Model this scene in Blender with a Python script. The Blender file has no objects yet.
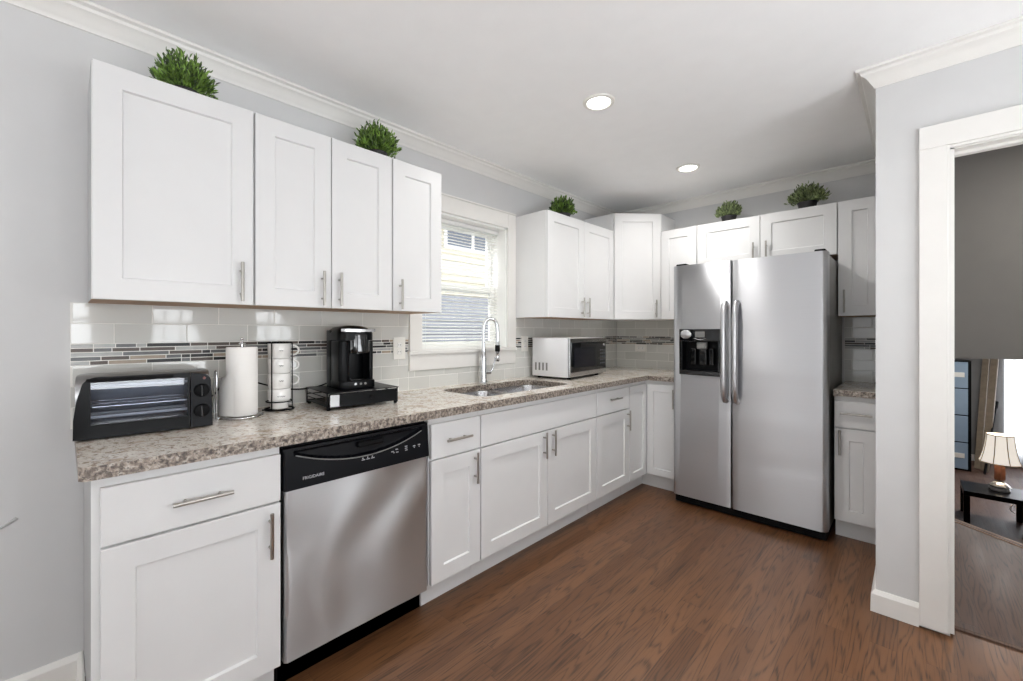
import bpy, bmesh, math, random
from mathutils import Vector, Matrix
random.seed(7)
R = math.radians
PI = math.pi
sc = bpy.context.scene
COL = sc.collection

# ------------------------------------------------------------------ camera
cam_d = bpy.data.cameras.new('camera'); cam = bpy.data.objects.new('camera', cam_d); COL.objects.link(cam)
cam.location = (2.2122, 0.2610, 1.2666); cam.rotation_euler = (R(90), 0, R(43.549))
cam_d.sensor_width = 36.0; cam_d.lens = 425.376 / 1023.0 * 36.0
cam_d.shift_y = -8.88 / 1023.0
cam_d.clip_start = 0.02; cam_d.clip_end = 200
sc.camera = cam
# ------------------------------------------------------------------ render look
vs = sc.view_settings
vs.view_transform = 'Standard'; vs.look = 'None'; vs.exposure = 0.68; vs.gamma = 1.0; vs.use_curve_mapping = False
sc.cycles.use_denoising = True
sc.cycles.max_bounces = 10; sc.cycles.diffuse_bounces = 6; sc.cycles.glossy_bounces = 5
sc.cycles.sample_clamp_indirect = 6.0; sc.cycles.caustics_reflective = False; sc.cycles.caustics_refractive = False
# ------------------------------------------------------------------ world: bright overcast sky
w = bpy.data.worlds.new('sky'); sc.world = w; w.use_nodes = True
wn = w.node_tree.nodes; wl = w.node_tree.links
bg = wn['Background']
tc = wn.new('ShaderNodeTexCoord'); sp = wn.new('ShaderNodeSeparateXYZ'); cr = wn.new('ShaderNodeValToRGB')
wl.new(tc.outputs['Generated'], sp.inputs[0]); wl.new(sp.outputs['Z'], cr.inputs[0]); wl.new(cr.outputs[0], bg.inputs[0])
cr.color_ramp.elements[0].position = 0.0; cr.color_ramp.elements[0].color = (1.0, 0.99, 0.97, 1)
cr.color_ramp.elements[1].position = 0.8; cr.color_ramp.elements[1].color = (0.80, 0.90, 1.0, 1)
bg.inputs[1].default_value = 2.1
# ------------------------------------------------------------------ daylight at the windows behind the camera, plus an added west fill
def area(name, loc, rot, sx, sy, power, color=(1, 1, 1)):
    l = bpy.data.lights.new(name, 'AREA'); l.shape = 'RECTANGLE'; l.size = sx; l.size_y = sy; l.energy = power; l.color = color
    o = bpy.data.objects.new(name, l); COL.objects.link(o); o.location = loc; o.rotation_euler = rot
    return o
EAST_WINDOWS = [(-0.35, 0.47), (0.86, 1.30), (1.86, 2.32)]
for y0, y1 in EAST_WINDOWS:
    area('daylight_east', (3.86, (y0 + y1) / 2, 1.25), (0, R(90 + 55), 0), 1.6, y1 - y0 + 0.06, 18.5 * (y1 - y0) / 0.5, (0.93, 0.965, 1.0))
area('daylight_south', (1.80, -3.38, 1.0), (R(90 + 50), 0, 0), 3.2, 2.2, 27, (0.93, 0.965, 1.0))
area('daylight_den', (4.2, 10.36, 0.3), (R(-90), 0, 0), 1.9, 1.7, 30, (0.98, 0.985, 1))
wl_d = area('fill_west', (-1.0, 1.2, 3.7), (0, 0, 0), 1.2, 1.2, 70, (0.97, 0.985, 1.0))  # unseen lamp added above the kitchen window to brighten cabinet side and worktop
wl_d.rotation_euler = Vector((1.15, 1.2, -2.2)).to_track_quat('-Z', 'Y').to_euler()
LAMP_POWER = 5.8; ROOM_FILL = 1.5

# ================================================================== materials
def rgb(h):
    def f(c):
        c /= 255.0
        return c / 12.92 if c <= 0.04045 else ((c + 0.055) / 1.055) ** 2.4
    return (f(h[0]), f(h[1]), f(h[2]), 1)
class NT:
    def __init__(s, name):
        s.m = bpy.data.materials.new(name); s.m.use_nodes = True; s.t = s.m.node_tree
        s.b = s.t.nodes['Principled BSDF']
    def n(s, typ, **kw):
        nd = s.t.nodes.new(typ)
        for k, v in kw.items():
            if k.startswith('i_'):
                key = k[2:]; key = int(key) if key.isdigit() else key.replace('_', ' ')
                nd.inputs[key].default_value = v
            else: setattr(nd, k, v)
        return nd
    def l(s, a, b): s.t.links.new(a, b)
    def ramp(s, fac, stops, interp='LINEAR'):
        r = s.n('ShaderNodeValToRGB'); cr = r.color_ramp; cr.interpolation = interp
        while len(cr.elements) < len(stops): cr.elements.new(0.5)
        for e, (p, c) in zip(cr.elements, stops): e.position = p; e.color = c if len(c) == 4 else (*c, 1)
        s.l(fac, r.inputs[0]); return r.outputs[0]
    def math(s, op, a, b=None, c=None):
        nd = s.n('ShaderNodeMath', operation=op)
        for i, v in enumerate((a, b, c)):
            if v is None: continue
            if isinstance(v, (int, float)): nd.inputs[i].default_value = v
            else: s.l(v, nd.inputs[i])
        return nd.outputs[0]
    def mix(s, fac, a, b, mode='MIX'):
        nd = s.n('ShaderNodeMix', data_type='RGBA', blend_type=mode)
        for i, v in ((0, fac), (6, a), (7, b)):
            if isinstance(v, (int, float, tuple)): nd.inputs[i].default_value = v
            else: s.l(v, nd.inputs[i])
        return nd.outputs[2]
    def bump(s, h, strength=0.2, dist=0.002):
        b = s.n('ShaderNodeBump'); b.inputs['Strength'].default_value = strength; b.inputs['Distance'].default_value = dist
        s.l(h, b.inputs['Height']); s.l(b.outputs[0], s.b.inputs['Normal']); return b
    def coords(s, scale=(1, 1, 1), out='Object'):
        t = s.n('ShaderNodeTexCoord'); mp = s.n('ShaderNodeMapping'); mp.inputs['Scale'].default_value = scale
        s.l(t.outputs[out], mp.inputs[0]); return mp.outputs[0]
def simple(name, col, rough=0.5, metal=0.0, noise=0.03, nscale=9.0, emit=None, estr=0.0, spec=0.5, coat=0.0, bump=0.0, bscale=200.0):
    """plain colour with a very slight procedural tone variation"""
    t = NT(name); c = rgb(col)
    co = t.coords()
    nz = t.n('ShaderNodeTexNoise'); nz.inputs['Scale'].default_value = nscale; nz.inputs['Detail'].default_value = 3; t.l(co, nz.inputs['Vector'])
    lo = tuple(max(0, x * (1 - noise)) for x in c[:3]); hi = tuple(min(1, x * (1 + noise)) for x in c[:3])
    t.l(t.ramp(nz.outputs[0], [(0.3, lo), (0.7, hi)]), t.b.inputs['Base Color'])
    t.b.inputs['Roughness'].default_value = rough; t.b.inputs['Metallic'].default_value = metal
    t.b.inputs['Specular IOR Level'].default_value = spec; t.b.inputs['Coat Weight'].default_value = coat
    if emit: t.b.inputs['Emission Color'].default_value = rgb(emit); t.b.inputs['Emission Strength'].default_value = estr
    if bump:
        n2 = t.n('ShaderNodeTexNoise'); n2.inputs['Scale'].default_value = bscale; t.l(co, n2.inputs['Vector']); t.bump(n2.outputs[0], bump, 0.001)
    return t.m
M = {}
M['cab'] = simple('cabinet_white_paint', (222, 222, 222), 0.38, noise=0.008)
M['wall'] = simple('wall_grey_paint', (208, 208, 208), 0.75, noise=0.012, bump=0.05, bscale=260)
M['endpanel_shaded'] = simple('end_panel_grey_shaded', (180, 181, 182), 0.75, noise=0.012)  # wall grey darkened: shade on the cabinet ends put into the colour
M['ceil'] = simple('ceiling_white_paint', (248, 248, 248), 0.85, noise=0.01)
M['trim'] = simple('trim_white_paint', (229, 227, 223), 0.42, noise=0.015)
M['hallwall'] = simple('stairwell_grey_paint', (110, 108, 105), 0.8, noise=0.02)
M['rawwood'] = simple('cabinet_raw_underside', (190, 160, 134), 0.7, noise=0.06)
M['black'] = simple('black_plastic', (6, 7, 9), 0.30, noise=0.05, spec=.14)
M['blackmatt'] = simple('black_matt_plastic', (8, 8, 10), 0.6, noise=0.05, spec=.15)
M['blackgloss'] = simple('black_glossy_plastic', (10, 11, 13), 0.08, noise=0.05, coat=0.6)
M['darkgrey'] = simple('dark_grey_enamel', (124, 124, 122), 0.38, noise=0.03)
M['console'] = simple('dishwasher_console_plastic', (9, 10, 15), 0.34, noise=0.04, spec=.18)
M['nickel'] = simple('brushed_nickel', (178, 174, 168), 0.28, 1.0, noise=0.04)
M['nickel_satin'] = simple('satin_steel_bar', (196, 196, 198), 0.30, 1.0, noise=0.01)
M['chrome'] = simple('chrome', (215, 216, 218), 0.08, 1.0, noise=0.02)
M['whiteplastic'] = simple('white_plastic', (232, 230, 224), 0.35, noise=0.01)
M['paper'] = simple('white_paper_towel', (238, 236, 233), 0.9, noise=0.012, bump=0.25, bscale=140)
M['ceramic'] = simple('white_ceramic', (240, 239, 236), 0.15, noise=0.01)
M['ink'] = simple('grey_ink', (90, 88, 86), 0.7)
M['lettering'] = simple('silver_lettering', (190, 192, 196), 0.4, 0.3)
M['silver'] = simple('silver_plastic', (190, 191, 192), 0.25, 0.7)
M['soil'] = simple('pot_filler', (40, 34, 28), 0.9)
M['pot'] = simple('black_plant_pot', (30, 29, 30), 0.5)
M['grout'] = simple('pale_grout', (238, 237, 232), 0.85)
M['blind'] = simple('white_blind_slat', (240, 240, 238), 0.5, noise=0.01)
def translucent_slat():
    t = NT('backlit_blind_slat'); t.b.inputs['Base Color'].default_value = rgb((244, 243, 240)); t.b.inputs['Roughness'].default_value = .5
    tr = t.n('ShaderNodeBsdfTranslucent'); tr.inputs[0].default_value = rgb((244, 243, 238)); mx = t.n('ShaderNodeMixShader'); mx.inputs[0].default_value = .5
    t.l(t.b.outputs[0], mx.inputs[1]); t.l(tr.outputs[0], mx.inputs[2]); t.l(mx.outputs[0], t.t.nodes['Material Output'].inputs[0]); return t.m
M['slat'] = translucent_slat()
M['vinyl'] = simple('white_vinyl', (242, 242, 240), 0.35, noise=0.01)
M['lens'] = simple('lamp_lens', (255, 255, 255), 0.4, emit=(255, 252, 244), estr=6.0)
M['siding'] = simple('cream_siding', (206, 199, 181), 0.8)
M['bluewall'] = simple('blue_grey_boards', (146, 148, 156), 0.8)
M['roofing'] = simple('grey_roof_shingle', (98, 104, 116), 0.9, noise=0.25, nscale=14)
M['ground'] = simple('outdoor_ground', (150, 150, 140), 0.95)
M['blueglass'] = simple('pale_blue_panel', (138, 158, 178), 0.25)
M['boards'] = simple('taupe_board', (128, 114, 96), 0.6, noise=0.12, nscale=20)
M['shade'] = simple('lamp_shade_fabric', (248, 240, 226), 0.8, emit=(255, 246, 234), estr=0.45)
M['crystal'] = simple('silver_lamp_base', (214, 212, 210), 0.15, 0.6)
M['redwood'] = simple('reddish_wood', (104, 66, 50), 0.4, noise=0.15, nscale=30)
def sheer():
    t = NT('white_sheer_curtain'); t.b.inputs['Base Color'].default_value = rgb((244, 245, 250)); t.b.inputs['Roughness'].default_value = .9
    tr = t.n('ShaderNodeBsdfTranslucent'); tr.inputs[0].default_value = rgb((244, 246, 250)); mx = t.n('ShaderNodeMixShader'); mx.inputs[0].default_value = .6
    t.l(t.b.outputs[0], mx.inputs[1]); t.l(tr.outputs[0], mx.inputs[2]); t.l(mx.outputs[0], t.t.nodes['Material Output'].inputs[0]); return t.m
M['curtain'] = sheer()
M['carpetwood'] = simple('den_floor_wood', (104, 84, 74), 0.35, noise=0.12, nscale=14)

def glass(name, col=(1, 1, 1, 1), rough=0.0):
    t = NT(name); t.t.nodes.remove(t.b)
    g = t.n('ShaderNodeBsdfGlossy'); g.inputs['Roughness'].default_value = rough
    tr = t.n('ShaderNodeBsdfTransparent'); tr.inputs[0].default_value = col
    f = t.n('ShaderNodeLayerWeight'); fac = t.math('ADD', t.math('MULTIPLY', t.math('POWER', f.outputs['Facing'], 5.0), 0.94), 0.04)
    mx = t.n('ShaderNodeMixShader'); t.l(fac, mx.inputs[0]); t.l(tr.outputs[0], mx.inputs[1]); t.l(g.outputs[0], mx.inputs[2])
    t.l(mx.outputs[0], t.t.nodes['Material Output'].inputs[0]); return t.m
M['glass'] = glass('window_glass')
M['ovenglass'] = glass('oven_door_glass', (0.80, 0.82, 0.86, 1))

def steel(name, wave=0.0, rough=0.24, col=(186, 186, 187), axis='z', wscale=(2, 2, 3), aniso=0.0, streak=True):
    t = NT(name)
    co = t.coords((3, 3, 420) if axis == 'z' else (420, 420, 3))
    nz = t.n('ShaderNodeTexNoise'); nz.inputs['Scale'].default_value = 1.0; nz.inputs['Detail'].default_value = 2; t.l(co, nz.inputs['Vector'])
    c = rgb(col)
    t.l(t.ramp(nz.outputs[0], [(0.3, tuple(x * .985 for x in c[:3])), (0.7, tuple(min(1, x * 1.01) for x in c[:3]))]), t.b.inputs['Base Color'])
    t.b.inputs['Metallic'].default_value = 1.0
    tg = t.n('ShaderNodeTangent', direction_type='RADIAL', axis='Z'); t.l(tg.outputs[0], t.b.inputs['Tangent'])
    t.b.inputs['Anisotropic'].default_value = aniso; t.b.inputs['Anisotropic Rotation'].default_value = 0.25
    t.l(t.ramp(nz.outputs[0], [(0.3, (rough - .004,) * 3), (0.7, (rough + .006,) * 3)]), t.b.inputs['Roughness'])
    if not streak:
        for nm_ in ('Base Color', 'Roughness'):
            for l_ in list(t.b.inputs[nm_].links): t.t.links.remove(l_)
        t.b.inputs['Base Color'].default_value = c; t.b.inputs['Roughness'].default_value = rough
    if wave:
        c2 = t.coords(wscale)
        n2 = t.n('ShaderNodeTexNoise'); n2.inputs['Scale'].default_value = 1.0; n2.inputs['Detail'].default_value = 0.5; n2.inputs['Distortion'].default_value = 0.4
        t.l(c2, n2.inputs['Vector']); t.bump(n2.outputs[0], 1.0, wave)
    return t.m
M['steel_fridge'] = steel('brushed_stainless_fridge', 0.012, 0.34, (196, 197, 200), wscale=(0.6, 0.6, 3.4), aniso=0.92)
M['steel_dw'] = steel('brushed_stainless_dishwasher', 0.0, 0.34, (202, 203, 205), aniso=0.9, streak=False)
M['steel'] = steel('brushed_stainless', 0.0, 0.22, (200, 200, 202))

def wood_floor(name, tones, width=0.083, length=1.15, rough=0.33):
    t = NT(name)
    tcn = t.n('ShaderNodeTexCoord'); sp = t.n('ShaderNodeSeparateXYZ'); t.l(tcn.outputs['Object'], sp.inputs[0])
    x, y = sp.outputs['X'], sp.outputs['Y']
    xi = t.math('DIVIDE', x, width); ix = t.math('FLOOR', xi); fx = t.math('FRACT', xi)
    wn1 = t.n('ShaderNodeTexWhiteNoise', noise_dimensions='1D'); t.l(ix, wn1.inputs['W'])
    yo = t.math('ADD', t.math('DIVIDE', y, length), t.math('MULTIPLY', wn1.outputs['Value'], 7.3))
    iy = t.math('FLOOR', yo); fy = t.math('FRACT', yo)
    cmb = t.n('ShaderNodeCombineXYZ'); t.l(ix, cmb.inputs[0]); t.l(iy, cmb.inputs[1])
    wn2 = t.n('ShaderNodeTexWhiteNoise', noise_dimensions='2D'); t.l(cmb.outputs[0], wn2.inputs['Vector'])
    rnd = wn2.outputs['Value']
    # long stretched grain coordinates, shifted per board
    def gvec(sx, sy):
        c = t.n('ShaderNodeCombineXYZ')
        t.l(t.math('ADD', t.math('MULTIPLY', x, sx), t.math('MULTIPLY', rnd, 37.0)), c.inputs[0])
        t.l(t.math('ADD', t.math('MULTIPLY', y, sy), t.math('MULTIPLY', rnd, 91.0)), c.inputs[1])
        t.l(t.math('MULTIPLY', rnd, 13.0), c.inputs[2]); return c.outputs[0]
    # cathedral figure: contour bands of a smooth stretched field
    n1 = t.n('ShaderNodeTexNoise'); n1.inputs['Scale'].default_value = 1.0; n1.inputs['Detail'].default_value = 2.2; n1.inputs['Roughness'].default_value = 0.5; n1.inputs['Distortion'].default_value = 0.15
    t.l(gvec(13.0, 0.95), n1.inputs['Vector'])
    bands = t.math('SINE', t.math('MULTIPLY', n1.outputs[0], 85.0))
    bands = t.math('POWER', t.math('MULTIPLY', t.math('ADD', bands, 1.0), 0.5), 4.0)
    # fine pores
    n2 = t.n('ShaderNodeTexNoise'); n2.inputs['Scale'].default_value = 1.0; n2.inputs['Detail'].default_value = 3
    t.l(gvec(240.0, 9.0), n2.inputs['Vector'])
    n3 = t.n('ShaderNodeTexNoise'); n3.inputs['Scale'].default_value = 1.0; n3.inputs['Detail'].default_value = 2
    t.l(gvec(6.0, 1.2), n3.inputs['Vector'])
    base = t.ramp(rnd, [(0.0, rgb(tones[0])), (0.5, rgb(tones[1])), (1.0, rgb(tones[2]))])
    base = t.mix(t.math('MULTIPLY', t.ramp(n3.outputs[0], [(0.35, (0, 0, 0)), (0.7, (1, 1, 1))]), 0.35), base, rgb(tones[3]))
    brk = t.ramp(n2.outputs[0], [(0.35, (0.25, 0.25, 0.25)), (0.65, (1, 1, 1))])
    g = t.math('MULTIPLY', t.math('MULTIPLY', bands, brk), 0.78)
    base = t.mix(g, base, rgb(tones[4]))
    pores = t.ramp(n2.outputs[0], [(0.55, (0, 0, 0)), (0.75, (1, 1, 1))])
    base = t.mix(t.math('MULTIPLY', pores, 0.35), base, rgb(tones[4]))
    ex = t.math('LESS_THAN', t.math('MINIMUM', fx, t.math('SUBTRACT', 1.0, fx)), 0.012)
    ey = t.math('LESS_THAN', t.math('MINIMUM', fy, t.math('SUBTRACT', 1.0, fy)), 0.0012)
    seam = t.math('MAXIMUM', ex, ey)
    base = t.mix(t.math('MULTIPLY', seam, 0.35), base, rgb((46, 31, 23)))
    t.l(base, t.b.inputs['Base Color'])
    t.l(t.ramp(n3.outputs[0], [(0.3, (rough - 0.05,) * 3), (0.7, (rough + 0.08,) * 3)]), t.b.inputs['Roughness'])
    h = t.math('SUBTRACT', t.math('MULTIPLY', g, -0.4), seam)
    t.bump(h, 0.15, 0.001)
    return t.m
M['floor'] = wood_floor('stained_oak_boards', [(98, 65, 41), (109, 74, 48), (119, 82, 54), (102, 66, 40), (36, 22, 13)])
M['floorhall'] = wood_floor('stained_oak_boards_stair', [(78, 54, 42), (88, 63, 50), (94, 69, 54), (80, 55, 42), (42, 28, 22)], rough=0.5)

def granite():
    t = NT('granite_top')
    co = t.coords()
    def noise(scale, detail, rough=0.6, dist=0.0):
        n = t.n('ShaderNodeTexNoise'); n.inputs['Scale'].default_value = scale; n.inputs['Detail'].default_value = detail
        n.inputs['Roughness'].default_value = rough; n.inputs['Distortion'].default_value = dist; t.l(co, n.inputs['Vector']); return n.outputs[0]
    big = noise(16, 3, 0.6, 0.6); mid = noise(46, 3, 0.65, 0.4); fin = noise(120, 3, 0.6)
    c = t.ramp(big, [(0.32, rgb((190, 174, 157))), (0.45, rgb((217, 208, 197))), (0.62, rgb((230, 225, 217))), (0.75, rgb((202, 190, 176)))])
    c = t.mix(t.ramp(mid, [(0.54, (0, 0, 0)), (0.63, (0.85,) * 3)]), c, rgb((150, 130, 112)))
    c = t.mix(t.ramp(mid, [(0.30, (0.9,) * 3), (0.40, (0, 0, 0))]), c, rgb((128, 119, 111)))
    c = t.mix(t.ramp(fin, [(0.62, (0, 0, 0)), (0.68, (0.85,) * 3)]), c, rgb((70, 62, 58)))
    c = t.mix(t.ramp(fin, [(0.28, (0.6,) * 3), (0.38, (0, 0, 0))]), c, rgb((228, 224, 218)))
    t.l(c, t.b.inputs['Base Color']); t.b.inputs['Roughness'].default_value = 0.14
    return t.m
def granite_edge():
    t = NT('granite_chipped_edge')
    co = t.coords()
    def noise(scale, detail, dist=0.0):
        n = t.n('ShaderNodeTexNoise'); n.inputs['Scale'].default_value = scale; n.inputs['Detail'].default_value = detail
        n.inputs['Distortion'].default_value = dist; t.l(co, n.inputs['Vector']); return n.outputs[0]
    mid = noise(75, 3, 0.5); fin = noise(150, 2)
    c = t.ramp(mid, [(0.30, rgb((66, 60, 57))), (0.42, rgb((116, 105, 97))), (0.55, rgb((164, 152, 140))), (0.68, rgb((196, 188, 178)))])
    c = t.mix(t.ramp(fin, [(0.56, (0, 0, 0)), (0.66, (0.8,) * 3)]), c, rgb((64, 58, 56)))
    t.l(c, t.b.inputs['Base Color']); t.b.inputs['Roughness'].default_value = 0.3
    t.bump(fin, 0.6, 0.004)
    return t.m
M['granite'] = granite(); M['granite_edge'] = granite_edge()

def tile_mat():
    t = NT('glazed_grey_tile')
    g = t.n('ShaderNodeNewGeometry')
    wnz = t.ramp(g.outputs['Random Per Island'], [(0, rgb((203, 203, 198))), (1, rgb((213, 213, 209)))])
    t.l(wnz, t.b.inputs['Base Color']); t.b.inputs['Roughness'].default_value = 0.05
    co = t.coords((1, 1, 1)); n = t.n('ShaderNodeTexNoise'); n.inputs['Scale'].default_value = 9; n.inputs['Detail'].default_value = 1; t.l(co, n.inputs['Vector'])
    t.bump(n.outputs[0], 0.12, 0.004)
    return t.m
M['tile'] = tile_mat()
for nm, c, r_ in (('slate', (40, 40, 41), .35), ('umber', (92, 82, 76), .35), ('sand', (168, 154, 138), .4), ('mist', (178, 179, 177), .25), ('ash', (104, 105, 106), .3)):
    M['mos_' + nm] = simple('mosaic_' + nm, c, r_, noise=0.1, nscale=40, spec=.3)
MOS = [M['mos_slate'], M['mos_umber'], M['mos_sand'], M['mos_mist'], M['mos_ash']]

def leaf_mat(name, dark, light):
    t = NT(name); g = t.n('ShaderNodeNewGeometry')
    t.l(t.ramp(g.outputs['Random Per Island'], [(0, rgb(dark)), (0.6, rgb(light)), (1, rgb(tuple(min(255, int(c * 1.25)) for c in light)))]), t.b.inputs['Base Color'])
    t.b.inputs['Roughness'].default_value = 0.45
    return t.m
M['leaf'] = leaf_mat('bright_green_leaf', (24, 42, 16), (100, 130, 52))
M['leaf2'] = leaf_mat('grey_green_leaf', (56, 70, 42), (128, 142, 96))

# ================================================================== mesh helpers
class MB:
    def __init__(s): s.bm = bmesh.new(); s.mi = 0
    def _mark(s, faces):
        for f in faces: f.material_index = s.mi
    def box(s, x0, x1, y0, y1, z0, z1, bev=0.0, seg=2, rot=None, org=None):
        vs_ = [s.bm.verts.new(p) for p in ((x0, y0, z0), (x1, y0, z0), (x1, y1, z0), (x0, y1, z0), (x0, y0, z1), (x1, y0, z1), (x1, y1, z1), (x0, y1, z1))]
        fs = [s.bm.faces.new([vs_[i] for i in q]) for q in ((3, 2, 1, 0), (4, 5, 6, 7), (0, 1, 5, 4), (1, 2, 6, 5), (2, 3, 7, 6), (3, 0, 4, 7))]
        s._mark(fs)
        if rot is not None:
            bmesh.ops.rotate(s.bm, verts=vs_, cent=org or Vector(((x0 + x1) / 2, (y0 + y1) / 2, (z0 + z1) / 2)), matrix=rot)
        if bev:
            es = list({e for f in fs for e in f.edges})
            r = bmesh.ops.bevel(s.bm, geom=es, offset=bev, segments=seg, profile=0.5, affect='EDGES'); s._mark(r['faces'])
        return s
    def prism(s, pts, z0, z1, bev=0.0, seg=2):
        """plan polygon (counter-clockwise) extruded in z"""
        a = [s.bm.verts.new((p[0], p[1], z0)) for p in pts]; b = [s.bm.verts.new((p[0], p[1], z1)) for p in pts]
        n = len(pts); fs = [s.bm.faces.new(a[::-1]), s.bm.faces.new(b)]
        fs += [s.bm.faces.new((a[i], a[(i + 1) % n], b[(i + 1) % n], b[i])) for i in range(n)]
        s._mark(fs)
        if bev:
            es = [e for e in fs[1].edges] + [e for e in fs[0].edges]
            r = bmesh.ops.bevel(s.bm, geom=es, offset=bev, segments=seg, profile=0.5, affect='EDGES'); s._mark(r['faces'])
        return s
    def lathe(s, prof, seg=32, c=(0, 0, 0), cap=True):
        """(r, z) profile around z"""
        rings = []
        for r, z in prof:
            rings.append([s.bm.verts.new((c[0] + r * math.cos(2 * PI * k / seg), c[1] + r * math.sin(2 * PI * k / seg), c[2] + z)) for k in range(seg)])
        fs = []
        for a, b in zip(rings, rings[1:]):
            for k in range(seg): fs.append(s.bm.faces.new((a[k], a[(k + 1) % seg], b[(k + 1) % seg], b[k])))
        if cap:
            fs.append(s.bm.faces.new(rings[0][::-1])); fs.append(s.bm.faces.new(rings[-1]))
        s._mark(fs); return s
    def tube(s, pts, r, seg=12, closed=False, rad=None):
        pts = [Vector(p) for p in pts]; n = len(pts); rings = []
        ref = None
        for i, p in enumerate(pts):
            if closed: d = (pts[(i + 1) % n] - pts[i - 1]).normalized()
            else: d = (pts[min(i + 1, n - 1)] - pts[max(i - 1, 0)]).normalized()
            if ref is None:
                ref = Vector((0, 0, 1)) if abs(d.z) < 0.9 else Vector((1, 0, 0))
            u = (ref - d * ref.dot(d)).normalized(); v = d.cross(u); ref = u
            rr = rad[i] if rad else r
            rings.append([s.bm.verts.new(p + u * rr * math.cos(2 * PI * k / seg) + v * rr * math.sin(2 * PI * k / seg)) for k in range(seg)])
        fs = []
        pairs = list(zip(rings, rings[1:])) + ([(rings[-1], rings[0])] if closed else [])
        for a, b in pairs:
            for k in range(seg): fs.append(s.bm.faces.new((a[k], a[(k + 1) % seg], b[(k + 1) % seg], b[k])))
        if not closed:
            fs.append(s.bm.faces.new(rings[0][::-1])); fs.append(s.bm.faces.new(rings[-1]))
        s._mark(fs); return s
    def sweep(s, pts, prof, closed=False):
        """profile (out, up) swept along a plan polyline with mitred corners; pts carry (x, y, mx, my): m = direction of one unit 'out'"""
        rings = [[s.bm.verts.new((p[0] + p[2] * o, p[1] + p[3] * o, u)) for o, u in prof] for p in pts]
        fs = []; n = len(prof)
        for a, b in zip(rings, rings[1:]):
            for k in range(n): fs.append(s.bm.faces.new((a[k], a[(k + 1) % n], b[(k + 1) % n], b[k])))
        fs.append(s.bm.faces.new(rings[0][::-1])); fs.append(s.bm.faces.new(rings[-1]))
        s._mark(fs); return s
    def build(s, name, mats, parent=None, smooth=None, loc=None, rotz=None):
        bmesh.ops.recalc_face_normals(s.bm, faces=s.bm.faces)
        me = bpy.data.meshes.new(name); s.bm.to_mesh(me); s.bm.free()
        if not isinstance(mats, (list, tuple)): mats = [mats]
        for m in mats: me.materials.append(m)
        if smooth is not None:
            for p in me.polygons: p.use_smooth = True
            try: me.set_sharp_from_angle(angle=R(smooth))
            except Exception: pass
        o = bpy.data.objects.new(name, me); COL.objects.link(o)
        if parent is not None: o.parent = parent
        if loc is not None: o.location = loc
        if rotz is not None: o.rotation_euler = (0, 0, rotz)
        return o
def arc(c, r, a0, a1, n):
    return [(c[0] + r * math.cos(R(a0 + (a1 - a0) * i / n)), c[1] + r * math.sin(R(a0 + (a1 - a0) * i / n))) for i in range(n + 1)]
def rrect(x0, x1, y0, y1, r, n=6):
    return arc((x1 - r, y1 - r), r, 0, 90, n) + arc((x0 + r, y1 - r), r, 90, 180, n) + arc((x0 + r, y0 + r), r, 180, 270, n) + arc((x1 - r, y0 + r), r, 270, 360, n)
def smooth_path(pts, n=8):
    """Catmull-Rom through points"""
    P = [Vector(p) for p in pts]; P = [P[0] * 2 - P[1]] + P + [P[-1] * 2 - P[-2]]; out = []
    for i in range(1, len(P) - 2):
        for k in range(n):
            t = k / n; a, b, c, d = P[i - 1], P[i], P[i + 1], P[i + 2]
            out.append(0.5 * ((2 * b) + (c - a) * t + (2 * a - 5 * b + 4 * c - d) * t * t + (3 * b - a - 3 * c + d) * t ** 3))
    out.append(P[-2]); return out
def thing(name, label, cat, loc=(0, 0, 0), rotz=0.0, group=None):
    o = bpy.data.objects.new(name, None); COL.objects.link(o); o.empty_display_size = 0.1
    o.location = loc; o.rotation_euler = (0, 0, rotz); o['label'] = label; o['category'] = cat
    if group: o['group'] = group
    return o
def struct(o, label=None, cat=None):
    o['kind'] = 'structure'
    if label: o['label'] = label
    if cat: o['category'] = cat
    return o
def boolean_cut(o, cutter_mb):
    c = cutter_mb.build('cutter', [])
    md = o.modifiers.new('cut', 'BOOLEAN'); md.operation = 'DIFFERENCE'; md.solver = 'EXACT'; md.object = c
    bpy.context.view_layer.update()
    dg = bpy.context.evaluated_depsgraph_get()
    me = bpy.data.meshes.new_from_object(o.evaluated_get(dg)); o.modifiers.clear(); o.data = me
    bpy.data.objects.remove(c)
def text_mesh(name, body, size, mat, parent, loc, rot, extrude=0.0004, align='LEFT'):
    cu = bpy.data.curves.new(name, 'FONT'); cu.body = body; cu.size = size; cu.extrude = extrude; cu.align_x = align
    t = bpy.data.objects.new(name + '_tmp', cu); COL.objects.link(t); bpy.context.view_layer.update()
    me = bpy.data.meshes.new_from_object(t.evaluated_get(bpy.context.evaluated_depsgraph_get())); bpy.data.objects.remove(t)
    me.name = name; me.materials.clear(); me.materials.append(mat)
    o = bpy.data.objects.new(name, me); COL.objects.link(o); o.parent = parent; o.location = loc; o.rotation_euler = rot
    return o

# ================================================================== the room
YB = 4.142          # back wall face
XR = 2.080          # right end of the cabinet alcove
YD = 2.80           # face of the wall with the doorway
HC = 2.45           # ceiling
XE = 3.60; YS = -3.0
WY0, WY1, WZ0, WZ1 = 1.775, 2.535, 1.150, 2.035      # kitchen window opening

b = MB(); b.prism([(-0.12, YS - .12), (XE + .12, YS - .12), (XE + .12, YD + .06), (XR + .06, YD + .06), (XR + .06, YB + .06), (-0.12, YB + .06)], -0.12, 0.0)
struct(b.build('floor', M['floor']))
b = MB(); b.prism([(0, YS), (XE, YS), (XE, YD), (XR, YD), (XR, YB), (0, YB)], HC, HC + 0.12)
struct(b.build('ceiling', M['ceil']))
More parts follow.
